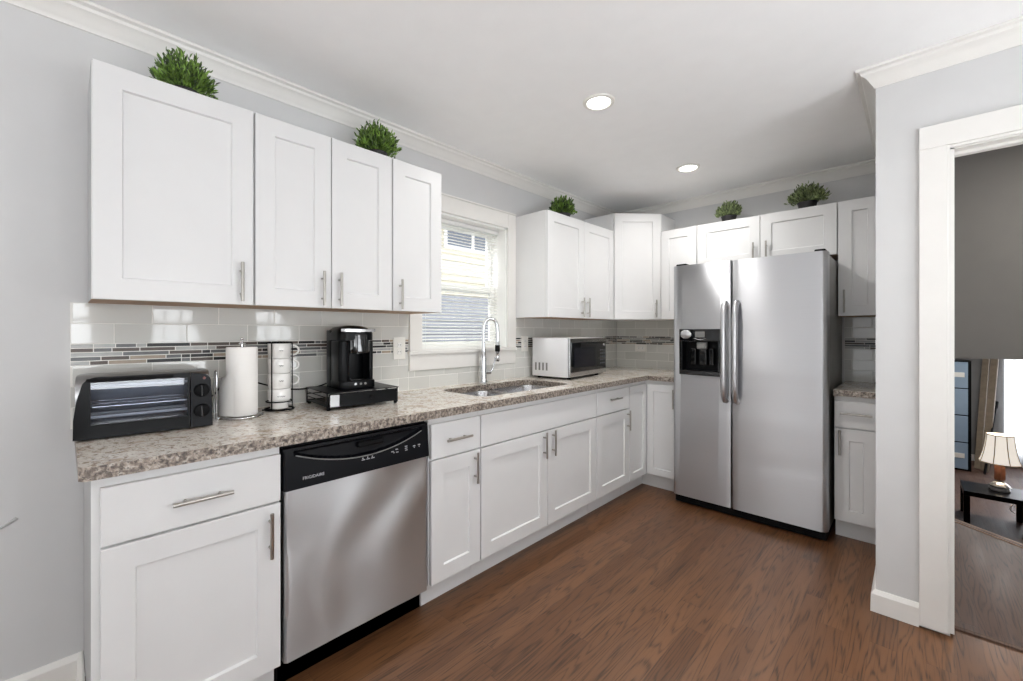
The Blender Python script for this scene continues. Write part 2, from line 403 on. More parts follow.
# left wall with the window opening
b = MB()
b.box(-.19, 0, YS - .12, WY0, 0, HC); b.box(-.19, 0, WY1, YB + .12, 0, HC); b.box(-.19, 0, WY0, WY1, 0, WZ0); b.box(-.19, 0, WY0, WY1, WZ1, HC)
wl_ = struct(b.build('wall_left', M['wall']))
b = MB()   # scuff in the paint
pts = [(0.02, .588), (.075, .600), (.118, .613), (.152, .634)]
b.tube(smooth_path([(0.0004, p[0], p[1]) for p in pts], 5), .004, 6, rad=[.002 + .0035 * (i / 15.0) for i in range(16)])
b.build('scuff_mark', simple('scuffed_paint', (176, 176, 176), .9, noise=.1, nscale=60), wl_)['label'] = 'grey scuff in the paint'
b = MB(); b.box(0, XR + .12, YB, YB + .12, 0, HC); struct(b.build('wall_back', M['wall']))
b = MB(); b.box(XR, XR + .12, YD + .12, YB, 0, HC); struct(b.build('wall_alcove', M['wall']))
DX0, DX1, DZ = 2.316, 3.16, 2.035
b = MB(); b.box(XR, DX0, YD, YD + .12, 0, HC); b.box(DX1, 4.1, YD, YD + .12, 0, HC); b.box(DX0, DX1, YD, YD + .12, DZ, HC)
struct(b.build('wall_doorway', M['wall']))
# east wall with three windows, south wall with one wide window
def wall_with_holes(name, axis, c0, c1, a0, a1, holes, mat):
    b = MB(); edges = sorted(holes); cur = a0
    def bx(u0, u1, z0, z1):
        if axis == 'x': b.box(c0, c1, u0, u1, z0, z1)
        else: b.box(u0, u1, c0, c1, z0, z1)
    for u0, u1, z0, z1 in edges:
        bx(cur, u0, 0, HC); bx(u0, u1, 0, z0); bx(u0, u1, z1, HC); cur = u1
    bx(cur, a1, 0, HC); return struct(b.build(name, mat))
wall_with_holes('wall_east', 'x', XE, XE + .12, YS - .12, YD, [(y0, y1, .72, 2.05) for y0, y1 in EAST_WINDOWS], M['wall'])
wall_with_holes('wall_south', 'y', YS - .12, YS, 0, XE, [(0.20, 3.40, .12, 2.20)], M['wall'])
for k, (y0, y1) in enumerate(EAST_WINDOWS):
    b = MB()
    for a, c in ((y0, y0 + .03), (y1 - .03, y1)): b.box(XE + .02, XE + .08, a, c, .72, 2.05)
    for z in (.735, 1.37, 2.035): b.box(XE + .02, XE + .08, y0, y1, z - .016, z + .016)
    for i in (1, 2):
        yy = y0 + (y1 - y0) * i / 3; b.box(XE + .035, XE + .06, yy - .008, yy + .008, .72, 2.05)
    for z in (1.05, 1.70): b.box(XE + .035, XE + .06, y0, y1, z - .008, z + .008)
    struct(b.build('window_%d' % (k + 2), M['vinyl']))
b = MB()
for a in (0.20, 1.25, 2.31, 3.36): b.box(a, a + .04, YS - .08, YS - .03, .12, 2.20)
for z in (.12, 2.16): b.box(.20, 3.40, YS - .08, YS - .03, z, z + .04)
struct(b.build('window_5', M['vinyl']))
# crown moulding, mitred
CROWN = [(0, HC - .001), (0, HC - .080), (.006, HC - .080), (.009, HC - .070), (.014, HC - .064), (.022, HC - .050), (.034, HC - .034), (.047, HC - .026), (.051, HC - .016), (.058, HC - .013), (.066, HC - .011), (.068, HC - .001)]
path = [(0, YS, 1, 0), (0, YB, 1, -1), (XR, YB, -1, -1), (XR, YD, -1, -1), (XE, YD, 0, -1)]
for k in range(4):
    b = MB(); b.sweep([path[k], path[k + 1]], CROWN); struct(b.build('trim_%d' % (k + 1), M['trim'], smooth=30))
BASE = [(0, 0.001), (0, .098), (.006, .098), (.012, .088), (.016, .080), (.018, .001)]
b = MB(); b.sweep([(0, YS, 1, 0), (0, .3095, 1, -1), (.605, .3095, 0, -1)], BASE); struct(b.build('baseboard_left', M['trim']))
b = MB(); b.sweep([(XR, 3.50, -1, 0), (XR, YD, -1, -1), (2.222, YD, 0, -1)], BASE); struct(b.build('baseboard_right', M['trim']))
# doorway casing and jamb
b = MB()
def casing(x0, x1, z0, z1):
    b.box(x0, x1, YD - .020, YD - .0005, z0, z1, .002, 1)
casing(2.222, 2.309, .012, 2.0395); casing(2.222, 3.275, 2.040, 2.135); casing(3.18, 3.275, .012, 2.0395)
b.box(2.3095, 2.315, YD - .012, YD - .0005, .012, 2.0395); b.box(2.315, 3.18, YD - .012, YD - .0005, 2.028, 2.0395)
struct(b.build('trim_5', M['trim']))
b = MB()
b.box(DX0 - .004, DX0 + .012, YD, YD + .12, .012, DZ); b.box(DX1 - .012, DX1 + .004, YD, YD + .12, .012, DZ); b.box(DX0, DX1, YD, YD + .12, DZ - .012, DZ + .004)
b.box(DX0 + .012, DX0 + .014, YD + .05, YD + .085, .012, DZ - .012); b.box(DX0 + .012, DX1 - .012, YD + .05, YD + .085, DZ - .024, DZ - .012)
struct(b.build('trim_6', M['trim']))
b = MB(); b.sweep([(DX0 + .013, YD + .075, 0, 1), (DX1 - .013, YD + .075, 0, 1)], [(0, .001), (0, .004), (.012, .010), (.055, .010), (.068, .004), (.068, .001)])
struct(b.build('trim_7', M['floorhall']))
# stair landing and den beyond the doorway
FLZ = -0.80
d = Vector((-.775, .643)).normalized(); nrm = Vector((d.y, -d.x)) * -1
if nrm.y < 0: nrm = -nrm
E0 = Vector((2.413, 4.398)) + d * 0.62; E1 = Vector((2.413, 4.398)) - d * 1.9
b = MB(); b.prism([(XR + .12, YD + .06), (4.1, YD + .06), (4.1, E1.y), (E1.x, E1.y), (E0.x, E0.y), (XR - .15, E0.y), (XR - .15, YB + .13), (XR + .12, YB + .13)], -0.06, 0)
q = [Vector((E0.x, E0.y)), Vector((E1.x, E1.y))]
for i in range(1, 4):
    p0 = q[0] + nrm * (.24 * (i - 1)); p1 = q[1] + nrm * (.24 * (i - 1)); p2 = p1 + nrm * .25; p3 = p0 + nrm * .25
    b.prism([(p.x, p.y) for p in (p0, p3, p2, p1)][::-1], FLZ, -.2 * i)
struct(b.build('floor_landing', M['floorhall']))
b = MB(); b.tube([(E1.x, E1.y, -.010), (E0.x, E0.y, -.010)], .0145, 12)
for o_ in (.045,): b.tube([(E1.x - nrm.x * o_, E1.y - nrm.y * o_, .0), (E0.x - nrm.x * o_, E0.y - nrm.y * o_, .0)], .006, 8)
struct(b.build('trim_8', simple('pale_nosing', (168, 140, 122), .3, noise=.1, nscale=20)))  # nosing and edge line in a paler tone than the landing
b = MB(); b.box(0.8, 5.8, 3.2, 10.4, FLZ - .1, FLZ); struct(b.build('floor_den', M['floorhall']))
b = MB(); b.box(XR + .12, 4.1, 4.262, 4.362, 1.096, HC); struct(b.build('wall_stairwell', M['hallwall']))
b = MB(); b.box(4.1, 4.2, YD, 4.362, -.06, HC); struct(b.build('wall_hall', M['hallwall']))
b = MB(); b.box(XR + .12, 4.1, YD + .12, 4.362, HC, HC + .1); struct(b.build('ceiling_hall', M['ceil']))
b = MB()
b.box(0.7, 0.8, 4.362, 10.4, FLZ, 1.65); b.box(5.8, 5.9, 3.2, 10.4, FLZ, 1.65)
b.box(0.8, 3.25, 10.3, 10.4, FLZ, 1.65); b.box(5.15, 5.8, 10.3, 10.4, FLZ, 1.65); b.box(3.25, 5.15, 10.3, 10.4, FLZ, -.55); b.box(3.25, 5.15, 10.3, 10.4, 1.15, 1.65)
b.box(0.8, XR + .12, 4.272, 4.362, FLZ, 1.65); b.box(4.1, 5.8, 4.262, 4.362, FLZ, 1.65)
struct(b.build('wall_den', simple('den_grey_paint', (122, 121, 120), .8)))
b = MB(); b.box(0.8, 5.8, 4.362, 10.4, 1.65, 1.75); struct(b.build('ceiling_den', M['ceil']))
b = MB(); b.box(0.8, 3.2, 10.285, 10.299, FLZ, FLZ + .10); struct(b.build('baseboard_den', M['trim']))

# ---------------------------------------------------------------- kitchen window
b = MB()
b.box(.0005, .020, 1.686, WY0, WZ0, 2.14, .002, 1); b.box(.0005, .020, WY1, 2.617, WZ0, 2.14, .002, 1); b.box(.0005, .020, WY0, WY1, WZ1, 2.14, .002, 1)
b.box(.0005, .026, 1.680, 2.617, 2.14, 2.152, .002, 1)
b.box(.0005, .018, 1.686, 2.617, 1.030, 1.128, .002, 1)             # apron
win = struct(b.build('window_1', M['trim']), 'white cased kitchen window above the sink', 'window')
b = MB(); b.box(.0005, .034, 1.676, 2.617, 1.128, 1.150, .004, 2); b.box(-.185, .0005, WY0 + .0005, WY1 - .0005, 1.1502, 1.156); b.build('window_sill', M['trim'], win)
b = MB()
b.box(-.188, -.001, WY0, WY0 + .012, 1.156, WZ1); b.box(-.188, -.001, WY1 - .012, WY1, 1.156, WZ1); b.box(-.188, -.001, WY0, WY1, WZ1 - .012, WZ1)
b.build('window_jamb', M['vinyl'], win)
def sash(name, x0, x1, z0, z1):
    b = MB(); f = .042
    a0, a1 = WY0 + .012, WY1 - .012
    b.box(x0, x1, a0, a0 + f, z0, z1, .003, 1); b.box(x0, x1, a1 - f, a1, z0, z1, .003, 1); b.box(x0, x1, a0 + f, a1 - f, z0, z0 + f, .003, 1); b.box(x0, x1, a0 + f, a1 - f, z1 - f, z1, .003, 1)
    s_ = b.build(name, M['vinyl'], win)
    b = MB(); b.box((x0 + x1) / 2 - .002, (x0 + x1) / 2 + .002, a0 + f, a1 - f, z0 + f, z1 - f); b.build('pane', M['glass'], s_)
sash('lower_sash', -.145, -.118, 1.156, 1.60); sash('upper_sash', -.175, -.148, 1.55, WZ1 - .012)
# blinds
bl = thing('venetian_blind', 'white slatted mini blind hanging in the kitchen window', 'blind', (-.088, (WY0 + WY1) / 2, WZ1 - .013))
hw = (WY1 - WY0) / 2 - .018
b = MB(); b.box(-.016, .016, -hw, hw, -.028, -.001, .002, 1); b.build('headrail', M['blind'], bl)
b = MB(); nsl = 39
for k in range(nsl):
    z = -.042 - k * .0212
    pr = [(-.0125, -.0035), (-.006, .0012), (0, .0022), (.006, .0010), (.0125, -.0036)]
    tl = R(-8)
    ring = [(x * math.cos(tl) - zz * math.sin(tl), x * math.sin(tl) + zz * math.cos(tl)) for x, zz in pr]
    va = [b.bm.verts.new((x, -hw, z + zz)) for x, zz in ring]; vb = [b.bm.verts.new((x, hw, z + zz)) for x, zz in ring]
    for i in range(4): b.bm.faces.new((va[i], va[i + 1], vb[i + 1], vb[i]))
b.build('slats', M['slat'], bl, smooth=60)
b = MB(); b.box(-.013, .013, -hw, hw, -.872, -.858, .003, 1); b.build('bottom_rail', M['blind'], bl)
for yy in (-hw + .07, hw - .07):
    b = MB()
    for x in (-.0135, .0135): b.tube([(x, yy, -.01), (x, yy, -.865)], .0009, 6)
    b.tube([(-.0135, yy, -.862), (.0135, yy, -.862)], .0009, 6); b.build('ladder_cord', M['blind'], bl)
b = MB(); b.tube([(.019, -hw + .10, -.02), (.022, -hw + .10, -.62)], .003, 8); b.build('tilt_wand', M['blind'], bl)

# ---------------------------------------------------------------- outside: the house next door
h = thing('neighbouring_house', 'cream sided house seen between the blind slats outside', 'house', (-4.2, 4.2, 0))
b = MB()
for k in range(12):
    z = 1.97 + k * .13
    b.bm.faces.new([b.bm.verts.new(p) for p in ((.02, -6, z), (.02, 9, z), (.0, 9, z + .13), (.0, -6, z + .13))])
    b.bm.faces.new([b.bm.verts.new(p) for p in ((.02, -6, z), (.0, -6, z), (.0, 9, z), (.02, 9, z))])
b.box(-.3, -.02, -6, 9, -.3, 3.53)
b.build('siding_wall', M['siding'], h)
b = MB()
for k in range(18): b.box(.0, .03, -6, 9, -.3 + k * .126, -.3 + k * .126 + .118, .004, 1)
b.build('lower_boards', M['bluewall'], h)
b = MB(); b.prism([(-3.2, -6), (.45, -6), (.45, 9), (-3.2, 9)], 3.53, 3.60); b.build('eave', M['vinyl'], h)
b = MB(); v = [b.bm.verts.new(p) for p in ((.5, -6, 3.6), (.5, 9, 3.6), (-3.2, 9, 5.4), (-3.2, -6, 5.4), (.5, -6, 3.68), (.5, 9, 3.68), (-3.2, 9, 5.48), (-3.2, -6, 5.48))]
for q_ in ((0, 1, 2, 3), (7, 6, 5, 4), (0, 4, 5, 1), (1, 5, 6, 2), (2, 6, 7, 3), (3, 7, 4, 0)): b.bm.faces.new([v[i] for i in q_])
b.build('roof', M['roofing'], h)
b = MB()
b.box(.015, .05, .95, 2.35, 2.84, 2.90); b.box(.015, .05, .95, 2.35, 3.20, 3.26)
for yy in (.95, 1.62, 2.29): b.box(.015, .05, yy, yy + .06, 2.90, 3.20)
o = b.build('window_frame', M['vinyl'], h)
b = MB(); b.box(.012, .030, 1.0, 2.3, 2.89, 3.21); b.build('window_panes', simple('dark_blue_panes', (84, 92, 108), .1), o)
b = MB(); b.box(XE + .12, 6.4, YS - .12, YD, 2.30, 2.42); struct(b.build('roof_skyblock_east', M['ceil']))  # unseen roof added outside the east windows to block sky light
b = MB(); b.box(-.2, 6.4, -6.0, YS - .12, 2.30, 2.42); struct(b.build('roof_skyblock_south', M['ceil']))  # unseen slab added over the south window side to keep sky light out
b = MB(); b.box(6.4, 6.5, -6.1, YD + .5, -.3, 2.42); b.box(-.2, 6.4, -6.1, -6.0, -.3, 2.42); struct(b.build('wall_skyblock', M['hallwall']))  # unseen walls added outside to cut low sky light at the windows
b = MB(); b.box(-12, -.20, -8, 20, -.42, -.30); struct(b.build('ground_outside', M['ground']))

# ================================================================== backsplash
MZ0, MZ1 = 1.1425, 1.2215; ROW = .0755; TW = .2225; CT = .9147
def backsplash(label, axis, u0, u1, regions, phase):
    """axis 'x': tiles on the wall x=0 running along y; axis 'y': on the wall y=YB running along x.
    regions: (u0, u1, z0, z1) rectangles that are tiled."""
    def P(u, z, dpt):
        return (dpt, u, z) if axis == 'x' else (u, YB - dpt, z)
    def slab(b, a0, a1, z0, z1, d0, d1, bev=0.0):
        if axis == 'x': b.box(d0, d1, a0, a1, z0, z1, bev, 1)
        else: b.box(a0, a1, YB - d1, YB - d0, z0, z1, bev, 1)
    g = MB()
    for r in regions: slab(g, *r, .0005, .0078)
    root = struct(g.build('backsplash', M['grout']), label, 'backsplash')
    t = MB(); mo = MB(); rg = random.Random(3)
    rows = []
    z = MZ1; k = 0
    while z < 1.371: rows.append((z, min(z + ROW, 1.3715), k)); z += ROW; k += 1
    z = MZ0; k = 1
    while z > CT + .003: rows.append((max(z - ROW, CT), z, k)); z -= ROW; k += 1
    for r in regions:
        for z0, z1, k in rows:
            a0, a1 = max(z0, r[2]), min(z1, r[3])
            if a1 - a0 < .006: continue
            u = phase + (TW / 2 if k % 2 else 0) - 40 * TW
            while u < r[1]:
                c0, c1 = max(u, r[0]), min(u + TW, r[1])
                if c1 - c0 > .006: slab(t, c0 + .0014, c1 - .0014, a0 + .0014, a1 - .0014, .004, .0086, .0008)
                u += TW
        a0, a1 = max(MZ0, r[2]), min(MZ1, r[3])
        if a1 - a0 > .02:
            nr = 5; hz = (MZ1 - MZ0) / nr
            for i in range(nr):
                z0, z1 = MZ0 + i * hz, MZ0 + (i + 1) * hz
                if z1 > r[3] + .001 or z0 < r[2] - .001: continue
                u = r[0]
                while u < r[1] - .004:
                    L = rg.choice((.03, .05, .06, .08, .11, .14)); c1 = min(u + L, r[1])
                    mo.mi = rg.choices(range(5), weights=(4, 3, 2, 3, 5))[0]
                    slab(mo, u + .0014, c1 - .0014, z0 + .0016, z1 - .0016, .004, .0085, .0005)
                    u += L
    t.build('glazed_tiles', M['tile'], root); mo.build('mosaic_band', MOS, root)
    return root
backsplash('pale grey glazed tile splashback on the window wall', 'x', .276, YB, [(.276, 1.684, CT, 1.3715), (1.684, 2.618, CT, 1.030), (2.618, YB - .009, CT, 1.3715)], .392)
backsplash('pale grey glazed tile splashback behind the refrigerator', 'y', .009, XR, [(.009, .9, CT, 1.3715), (1.84, XR - .001, CT, 1.3715)], .10)

# ================================================================== cabinets
def shaker(b, x0, x1, z0, z1, yf, t=.020, rail=.070, rec=.009):
    bm = b.bm
    def rect(a, y): return [bm.verts.new((x, y, z)) for x, z in ((x0 + a, z0 + a), (x1 - a, z0 + a), (x1 - a, z1 - a), (x0 + a, z1 - a))]
    e = .0016
    loops = [rect(0, yf + t), rect(0, yf + e), rect(e, yf), rect(rail, yf), rect(rail + .004, yf + rec)]
    fs = [bm.faces.new(loops[0])]
    for A, B_ in zip(loops, loops[1:]):
        for k in range(4): fs.append(bm.faces.new((A[k], B_[k], B_[(k + 1) % 4], A[(k + 1) % 4])))
    fs.append(bm.faces.new(loops[-1][::-1])); b._mark(fs); return b
def slab_front(b, x0, x1, z0, z1, yf, t=.020): return b.box(x0, x1, yf, yf + t, z0, z1, .0016, 1)
def bar_pull(b, x, z, yf, vert=True, L=.150, r=.006, off=.028):
    e = L / 2; s_ = L * .29
    if vert:
        b.tube([(x, yf - off, z - e), (x, yf - off, z + e)], r, 12)
        for q_ in (-s_, s_): b.tube([(x, yf - .0005, z + q_), (x, yf - off + r * .5, z + q_)], r * .72, 10)
    else:
        b.tube([(x - e, yf - off, z), (x + e, yf - off, z)], r, 12)
        for q_ in (-s_, s_): b.tube([(x + q_, yf - .0005, z), (x + q_, yf - off + r * .5, z)], r * .72, 10)
    return b
def cabinet(name, label, cat, group, loc, rotz, w, d, z0, z1, doors=(), drawers=(), toe=False, falsefront=None, greyend=False, opentop=False):
    """local X: width, local -Y: front. loc is the back corner on the floor"""
    t = thing(name, label, cat, loc, rotz, group)
    b = MB()
    if opentop:
        b.box(.0005, w - .0005, -d, -.010, z0, .660)
        b.box(.0005, w - .0005, -d, -d + .02, .660, z1)
    else: b.box(.0005, w - .0005, -d, -.010, z0, z1)
    if not toe:
        b.bm.faces.ensure_lookup_table(); b.bm.faces[0].material_index = 1
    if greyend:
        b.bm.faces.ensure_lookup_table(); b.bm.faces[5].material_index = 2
    b.build('body', [M['cab'], M['rawwood'], M['endpanel_shaded']], t)
    if toe:
        b = MB(); b.box(.0008, w - .0008, -d + .055, -d + .068, 0.0005, z0 - .0005); b.build('toe_kick', M['cab'], t)
    yf = -d - .021
    for (x0, x1, a0, a1, hd) in doors:
        b = MB(); shaker(b, x0, x1, a0, a1, yf); dr = b.build('door', M['cab'], t)
        if hd:
            b = MB(); bar_pull(b, hd[0], hd[1], yf); b.build('handle', M['nickel'], dr, smooth=50)
    for (x0, x1, a0, a1, hd) in drawers:
        b = MB(); slab_front(b, x0, x1, a0, a1, yf); dr = b.build('drawer', M['cab'], t)
        if hd:
            b = MB(); bar_pull(b, hd[0], hd[1], yf, False); b.build('handle', M['nickel'], dr, smooth=50)
    if falsefront:
        b = MB(); slab_front(b, *falsefront, yf); b.build('false_drawer_front', M['cab'], t)
    return t
RL = R(90)
UZ0, UZ1 = 1.371, 2.133
UD = .305
G1 = 'white upper cabinets on the window wall'
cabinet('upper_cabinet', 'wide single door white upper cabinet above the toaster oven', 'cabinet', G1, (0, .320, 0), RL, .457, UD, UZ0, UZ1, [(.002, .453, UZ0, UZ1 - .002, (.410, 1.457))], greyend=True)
cabinet('upper_cabinet', 'two door white upper cabinet above the coffee maker', 'cabinet', G1, (0, .778, 0), RL, .608, UD, UZ0, UZ1, [(.003, .302, UZ0, UZ1 - .002, (.262, 1.455)), (.306, .605, UZ0, UZ1 - .002, (.338, 1.455))])
cabinet('upper_cabinet', 'narrow single door white upper cabinet beside the window', 'cabinet', G1, (0, 1.387, 0), RL, .305, UD, UZ0, UZ1, [(.003, .302, UZ0, UZ1 - .002, (.040, 1.453))])
cabinet('upper_cabinet', 'two door white upper cabinet above the microwave', 'cabinet', G1, (0, 2.618, 0), RL, .912, UD, UZ0, UZ1, [(.003, .454, UZ0, UZ1 - .002, (.418, 1.455)), (.458, .905, UZ0, UZ1 - .002, (.494, 1.455))])
G2 = 'white upper cabinets on the refrigerator wall'
cabinet('upper_cabinet', 'single door white upper cabinet between corner cabinet and refrigerator', 'cabinet', G2, (.612, YB, 0), 0, .305, UD, UZ0, UZ1, [(.003, .302, UZ0, UZ1 - .002, (.262, 1.455))])
cabinet('upper_cabinet', 'short two door white cabinet over the refrigerator', 'cabinet', G2, (.918, YB, 0), 0, .914, UD, 1.785, UZ1, [(.003, .455, 1.786, UZ1 - .002, (.415, 1.855)), (.459, .911, 1.786, UZ1 - .002, (.500, 1.855))])
cabinet('upper_cabinet', 'narrow white upper cabinet right of the refrigerator', 'cabinet', G2, (1.834, YB, 0), 0, .228, UD, UZ0, UZ1, [(.003, .225, UZ0, UZ1 - .002, (.036, 1.467))])
# diagonal corner upper
t = thing('corner_cabinet', 'tall diagonal white cabinet in the upper corner', 'cabinet', (0, YB, 0), 0, None)
CZ1 = 2.288
b = MB(); b.prism([(.010, -.010), (.010, -.609), (.305, -.609), (.609, -.305), (.609, -.010)], UZ0, CZ1); b.build('body', M['cab'], t)
b = MB(); shaker(b, .014, .417, UZ0, CZ1 - .002, -.021, t=.020); o = b.build('door', M['cab'], t, loc=(.305, -.609, 0), rotz=R(45))
b = MB(); bar_pull(b, .372, 1.465, -.021); b.build('handle', M['nickel'], o, smooth=50)

G3 = 'white base cabinets under the granite worktop'
BZ0, BZ1 = .116, .8765; BD = .612
DRB, DRT = .688, .846; DT = .680
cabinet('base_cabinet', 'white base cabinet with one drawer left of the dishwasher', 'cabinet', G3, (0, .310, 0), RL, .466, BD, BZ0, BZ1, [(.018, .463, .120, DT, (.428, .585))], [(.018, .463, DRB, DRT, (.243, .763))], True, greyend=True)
cabinet('base_cabinet', 'narrow white base cabinet with drawer right of the dishwasher', 'cabinet', G3, (0, 1.394, 0), RL, .305, BD, BZ0, BZ1, [(.006, .302, .120, DT, (.262, .599))], [(.006, .302, DRB, DRT, (.152, .765))], True)
cabinet('sink_cabinet', 'wide two door white base cabinet under the sink', 'cabinet', G3, (0, 1.700, 0), RL, 1.068, BD, BZ0, BZ1, [(.003, .532, .120, DT, (.494, .604)), (.536, 1.065, .120, DT, (.576, .604))], (), True, (.003, 1.065, DRB, DRT), opentop=True)
cabinet('base_cabinet', 'white base cabinet with drawer below the microwave', 'cabinet', G3, (0, 2.769, 0), RL, .457, BD, BZ0, BZ1, [(.003, .454, .120, DT, (.420, .600))], [(.003, .454, DRB, DRT, (.225, .782))], True)
cabinet('base_cabinet', 'slim white base cabinet with drawer right of the refrigerator', 'cabinet', None, (1.848, YB, 0), 0, .214, BD, BZ0, BZ1, [(.003, .211, .120, DT, (.030, .597))], [(.003, .211, DRB, DRT, (.108, .774))], True)
t = thing('corner_base_cabinet', 'white corner base cabinet with two full height doors', 'cabinet', (0, 3.227, 0), 0, None)
b = MB(); b.prism([(.010, .0005), (.612, .0005), (.612, .303), (.892, .303), (.892, .905), (.010, .905)], BZ0, BZ1); b.build('body', M['cab'], t)
b = MB(); b.prism([(.544, .0005), (.557, .0005), (.557, .358), (.892, .358), (.892, .371), (.544, .371)], .0005, BZ0 - .0005); b.build('toe_kick', M['cab'], t)
b = MB(); shaker(b, .004, .279, .120, .846, -.021, rail=.055); b.build('door', M['cab'], t, loc=(.612, 0, 0), rotz=RL)
b = MB(); shaker(b, .022, .272, .120, .846, -.021, rail=.055); o = b.build('door', M['cab'], t, loc=(.612, .303, 0))
b = MB(); bar_pull(b, .248, .745, -.021); b.build('handle', M['nickel'], o, smooth=50)

# ================================================================== worktops and sink
def plate_with_hole(outer, hole, z0, z1, name, mats, parent=None):
    cu = bpy.data.curves.new(name + '_tmp', 'CURVE'); cu.dimensions = '2D'; cu.fill_mode = 'BOTH'; cu.extrude = (z1 - z0) / 2
    for pts in [outer] + ([hole] if hole else []):
        sp_ = cu.splines.new('POLY'); sp_.points.add(len(pts) - 1); sp_.use_cyclic_u = True
        for p, q_ in zip(sp_.points, pts): p.co = (q_[0], q_[1], 0, 1)
    o = bpy.data.objects.new('tmp', cu); COL.objects.link(o); bpy.context.view_layer.update()
    me = bpy.data.meshes.new_from_object(o.evaluated_get(bpy.context.evaluated_depsgraph_get())); bpy.data.objects.remove(o)
    bm = bmesh.new(); bm.from_mesh(me); bmesh.ops.remove_doubles(bm, verts=bm.verts, dist=1e-5)
    bmesh.ops.translate(bm, verts=bm.verts, vec=(0, 0, (z0 + z1) / 2)); bmesh.ops.recalc_face_normals(bm, faces=bm.faces)
    bm.normal_update(); me.materials.clear()
    for m in mats: me.materials.append(m)
    for f in bm.faces: f.material_index = 1 if abs(f.normal.z) < .5 else 0; f.smooth = False
    bm.to_mesh(me); bm.free()
    me.name = name
    r = bpy.data.objects.new(name, me); COL.objects.link(r)
    if parent: r.parent = parent
    return r
SX0, SX1, SY0, SY1 = .130, .530, 1.815, 2.625
hole = rrect(SX0, SX1, SY0, SY1, .075, 8)
ct = plate_with_hole([(.0005, .286), (.640, .286), (.656, .300), (.656, 3.486), (.893, 3.486), (.893, YB - .0005), (.0005, YB - .0005)], hole, .8775, CT - .0003, 'worktop', [M['granite'], M['granite_edge']])
ct['label'] = 'long speckled granite worktop along the window wall'; ct['category'] = 'worktop'
b = MB(); b.box(1.847, XR - .001, 3.486, YB - .0005, .8775, CT - .0003, .002, 1)
b.bm.normal_update()
for f in b.bm.faces: f.material_index = 1 if abs(f.normal.z) < .5 else 0
o = b.build('worktop', [M['granite'], M['granite_edge']]); o['label'] = 'small granite worktop right of the refrigerator'; o['category'] = 'worktop'

sk = thing('kitchen_sink', 'double bowl stainless steel sink set into the worktop', 'sink', ((SX0 + SX1) / 2, (SY0 + SY1) / 2, .8770))
def bowl(y0, y1, name, depth=.19):
    b = MB(); x0, x1 = SX0 - (SX0 + SX1) / 2 - .004, SX1 - (SX0 + SX1) / 2 + .004
    loops = []
    for ins, z, r in ((-.012, -.0008, .08), (0, -.0008, .075), (.004, -.02, .075), (.012, -depth + .03, .075), (.03, -depth + .006, .07), (.055, -depth, .06)):
        loops.append([b.bm.verts.new((p[0], p[1], z)) for p in rrect(x0 + ins, x1 - ins, y0 + ins, y1 - ins, r, 6)])
    n = len(loops[0])
    for A, B_ in zip(loops, loops[1:]):
        for k in range(n): b.bm.faces.new((A[k], A[(k + 1) % n], B_[(k + 1) % n], B_[k]))
    b.bm.faces.new(loops[-1])
    o = b.build(name, M['steel'], sk, smooth=40)
    m = MB(); m.lathe([(.0, .0015), (.02, .0015), (.024, .004), (.042, .004), (.045, .0005)], 24, (0, (y0 + y1) / 2, -depth + .0005), cap=False); m.build('drain', M['chrome'], o, smooth=40)
bowl(-.409, -.030, 'bowl'); bowl(-.004, .409, 'bowl')

# faucet
fx = thing('kitchen_faucet', 'chrome high arc pull-down faucet behind the sink', 'faucet', (.082, 2.225, CT))
b = MB(); b.lathe([(.029, 0), (.029, .006), (.024, .010), (.022, .05), (.021, .15), (.018, .20), (.0155, .212), (.0155, .235)], 24); b.build('body', M['chrome'], fx, smooth=40)
b = MB(); A = [(0, 0, .225), (0, 0, .36), (.003, .004, .400), (.012, .015, .428), (.030, .038, .440), (.048, .060, .428), (.057, .071, .400), (.060, .075, .36), (.060, .075, .275)]
b.tube(smooth_path(A, 8), .0125, 14)
b.build('spout', M['chrome'], fx, smooth=50)
b = MB(); b.lathe([(.010, .290), (.014, .284), (.014, .264), (.0155, .262), (.0155, .215), (.013, .212), (.012, .180), (.015, .152), (.013, .149)], 16, (.060, .075, 0)); hd = b.build('spray_head', M['chrome'], fx, smooth=50)
b = MB(); b.lathe([(.0157, .260), (.0170, .257), (.0170, .220), (.0157, .217)], 16, (.060, .075, 0), cap=False); b.build('grip', M['blackmatt'], hd, smooth=50)
b = MB(); b.tube([(.0, .0, .075), (.014, .052, .075)], .016, 16); b.tube(smooth_path([(.012, .046, .075), (.018, .062, .085), (.026, .075, .13), (.032, .082, .175)], 6), .006, 12); b.build('lever', M['chrome'], fx, smooth=50)

# ================================================================== dishwasher
dw = thing('dishwasher', 'stainless steel dishwasher with black control panel', 'dishwasher', (0, .781, 0), RL)
W = .608
b = MB(); b.box(.004, W - .004, -.600, -.02, .10, .870); b.build('tub_case', M['black'], dw)
b = MB(); b.box(.004, W - .004, -.560, -.02, .004, .0995); b.box(.006, W - .006, -.560, -.552, .004, .112); b.build('toe_panel', M['blackmatt'], dw)
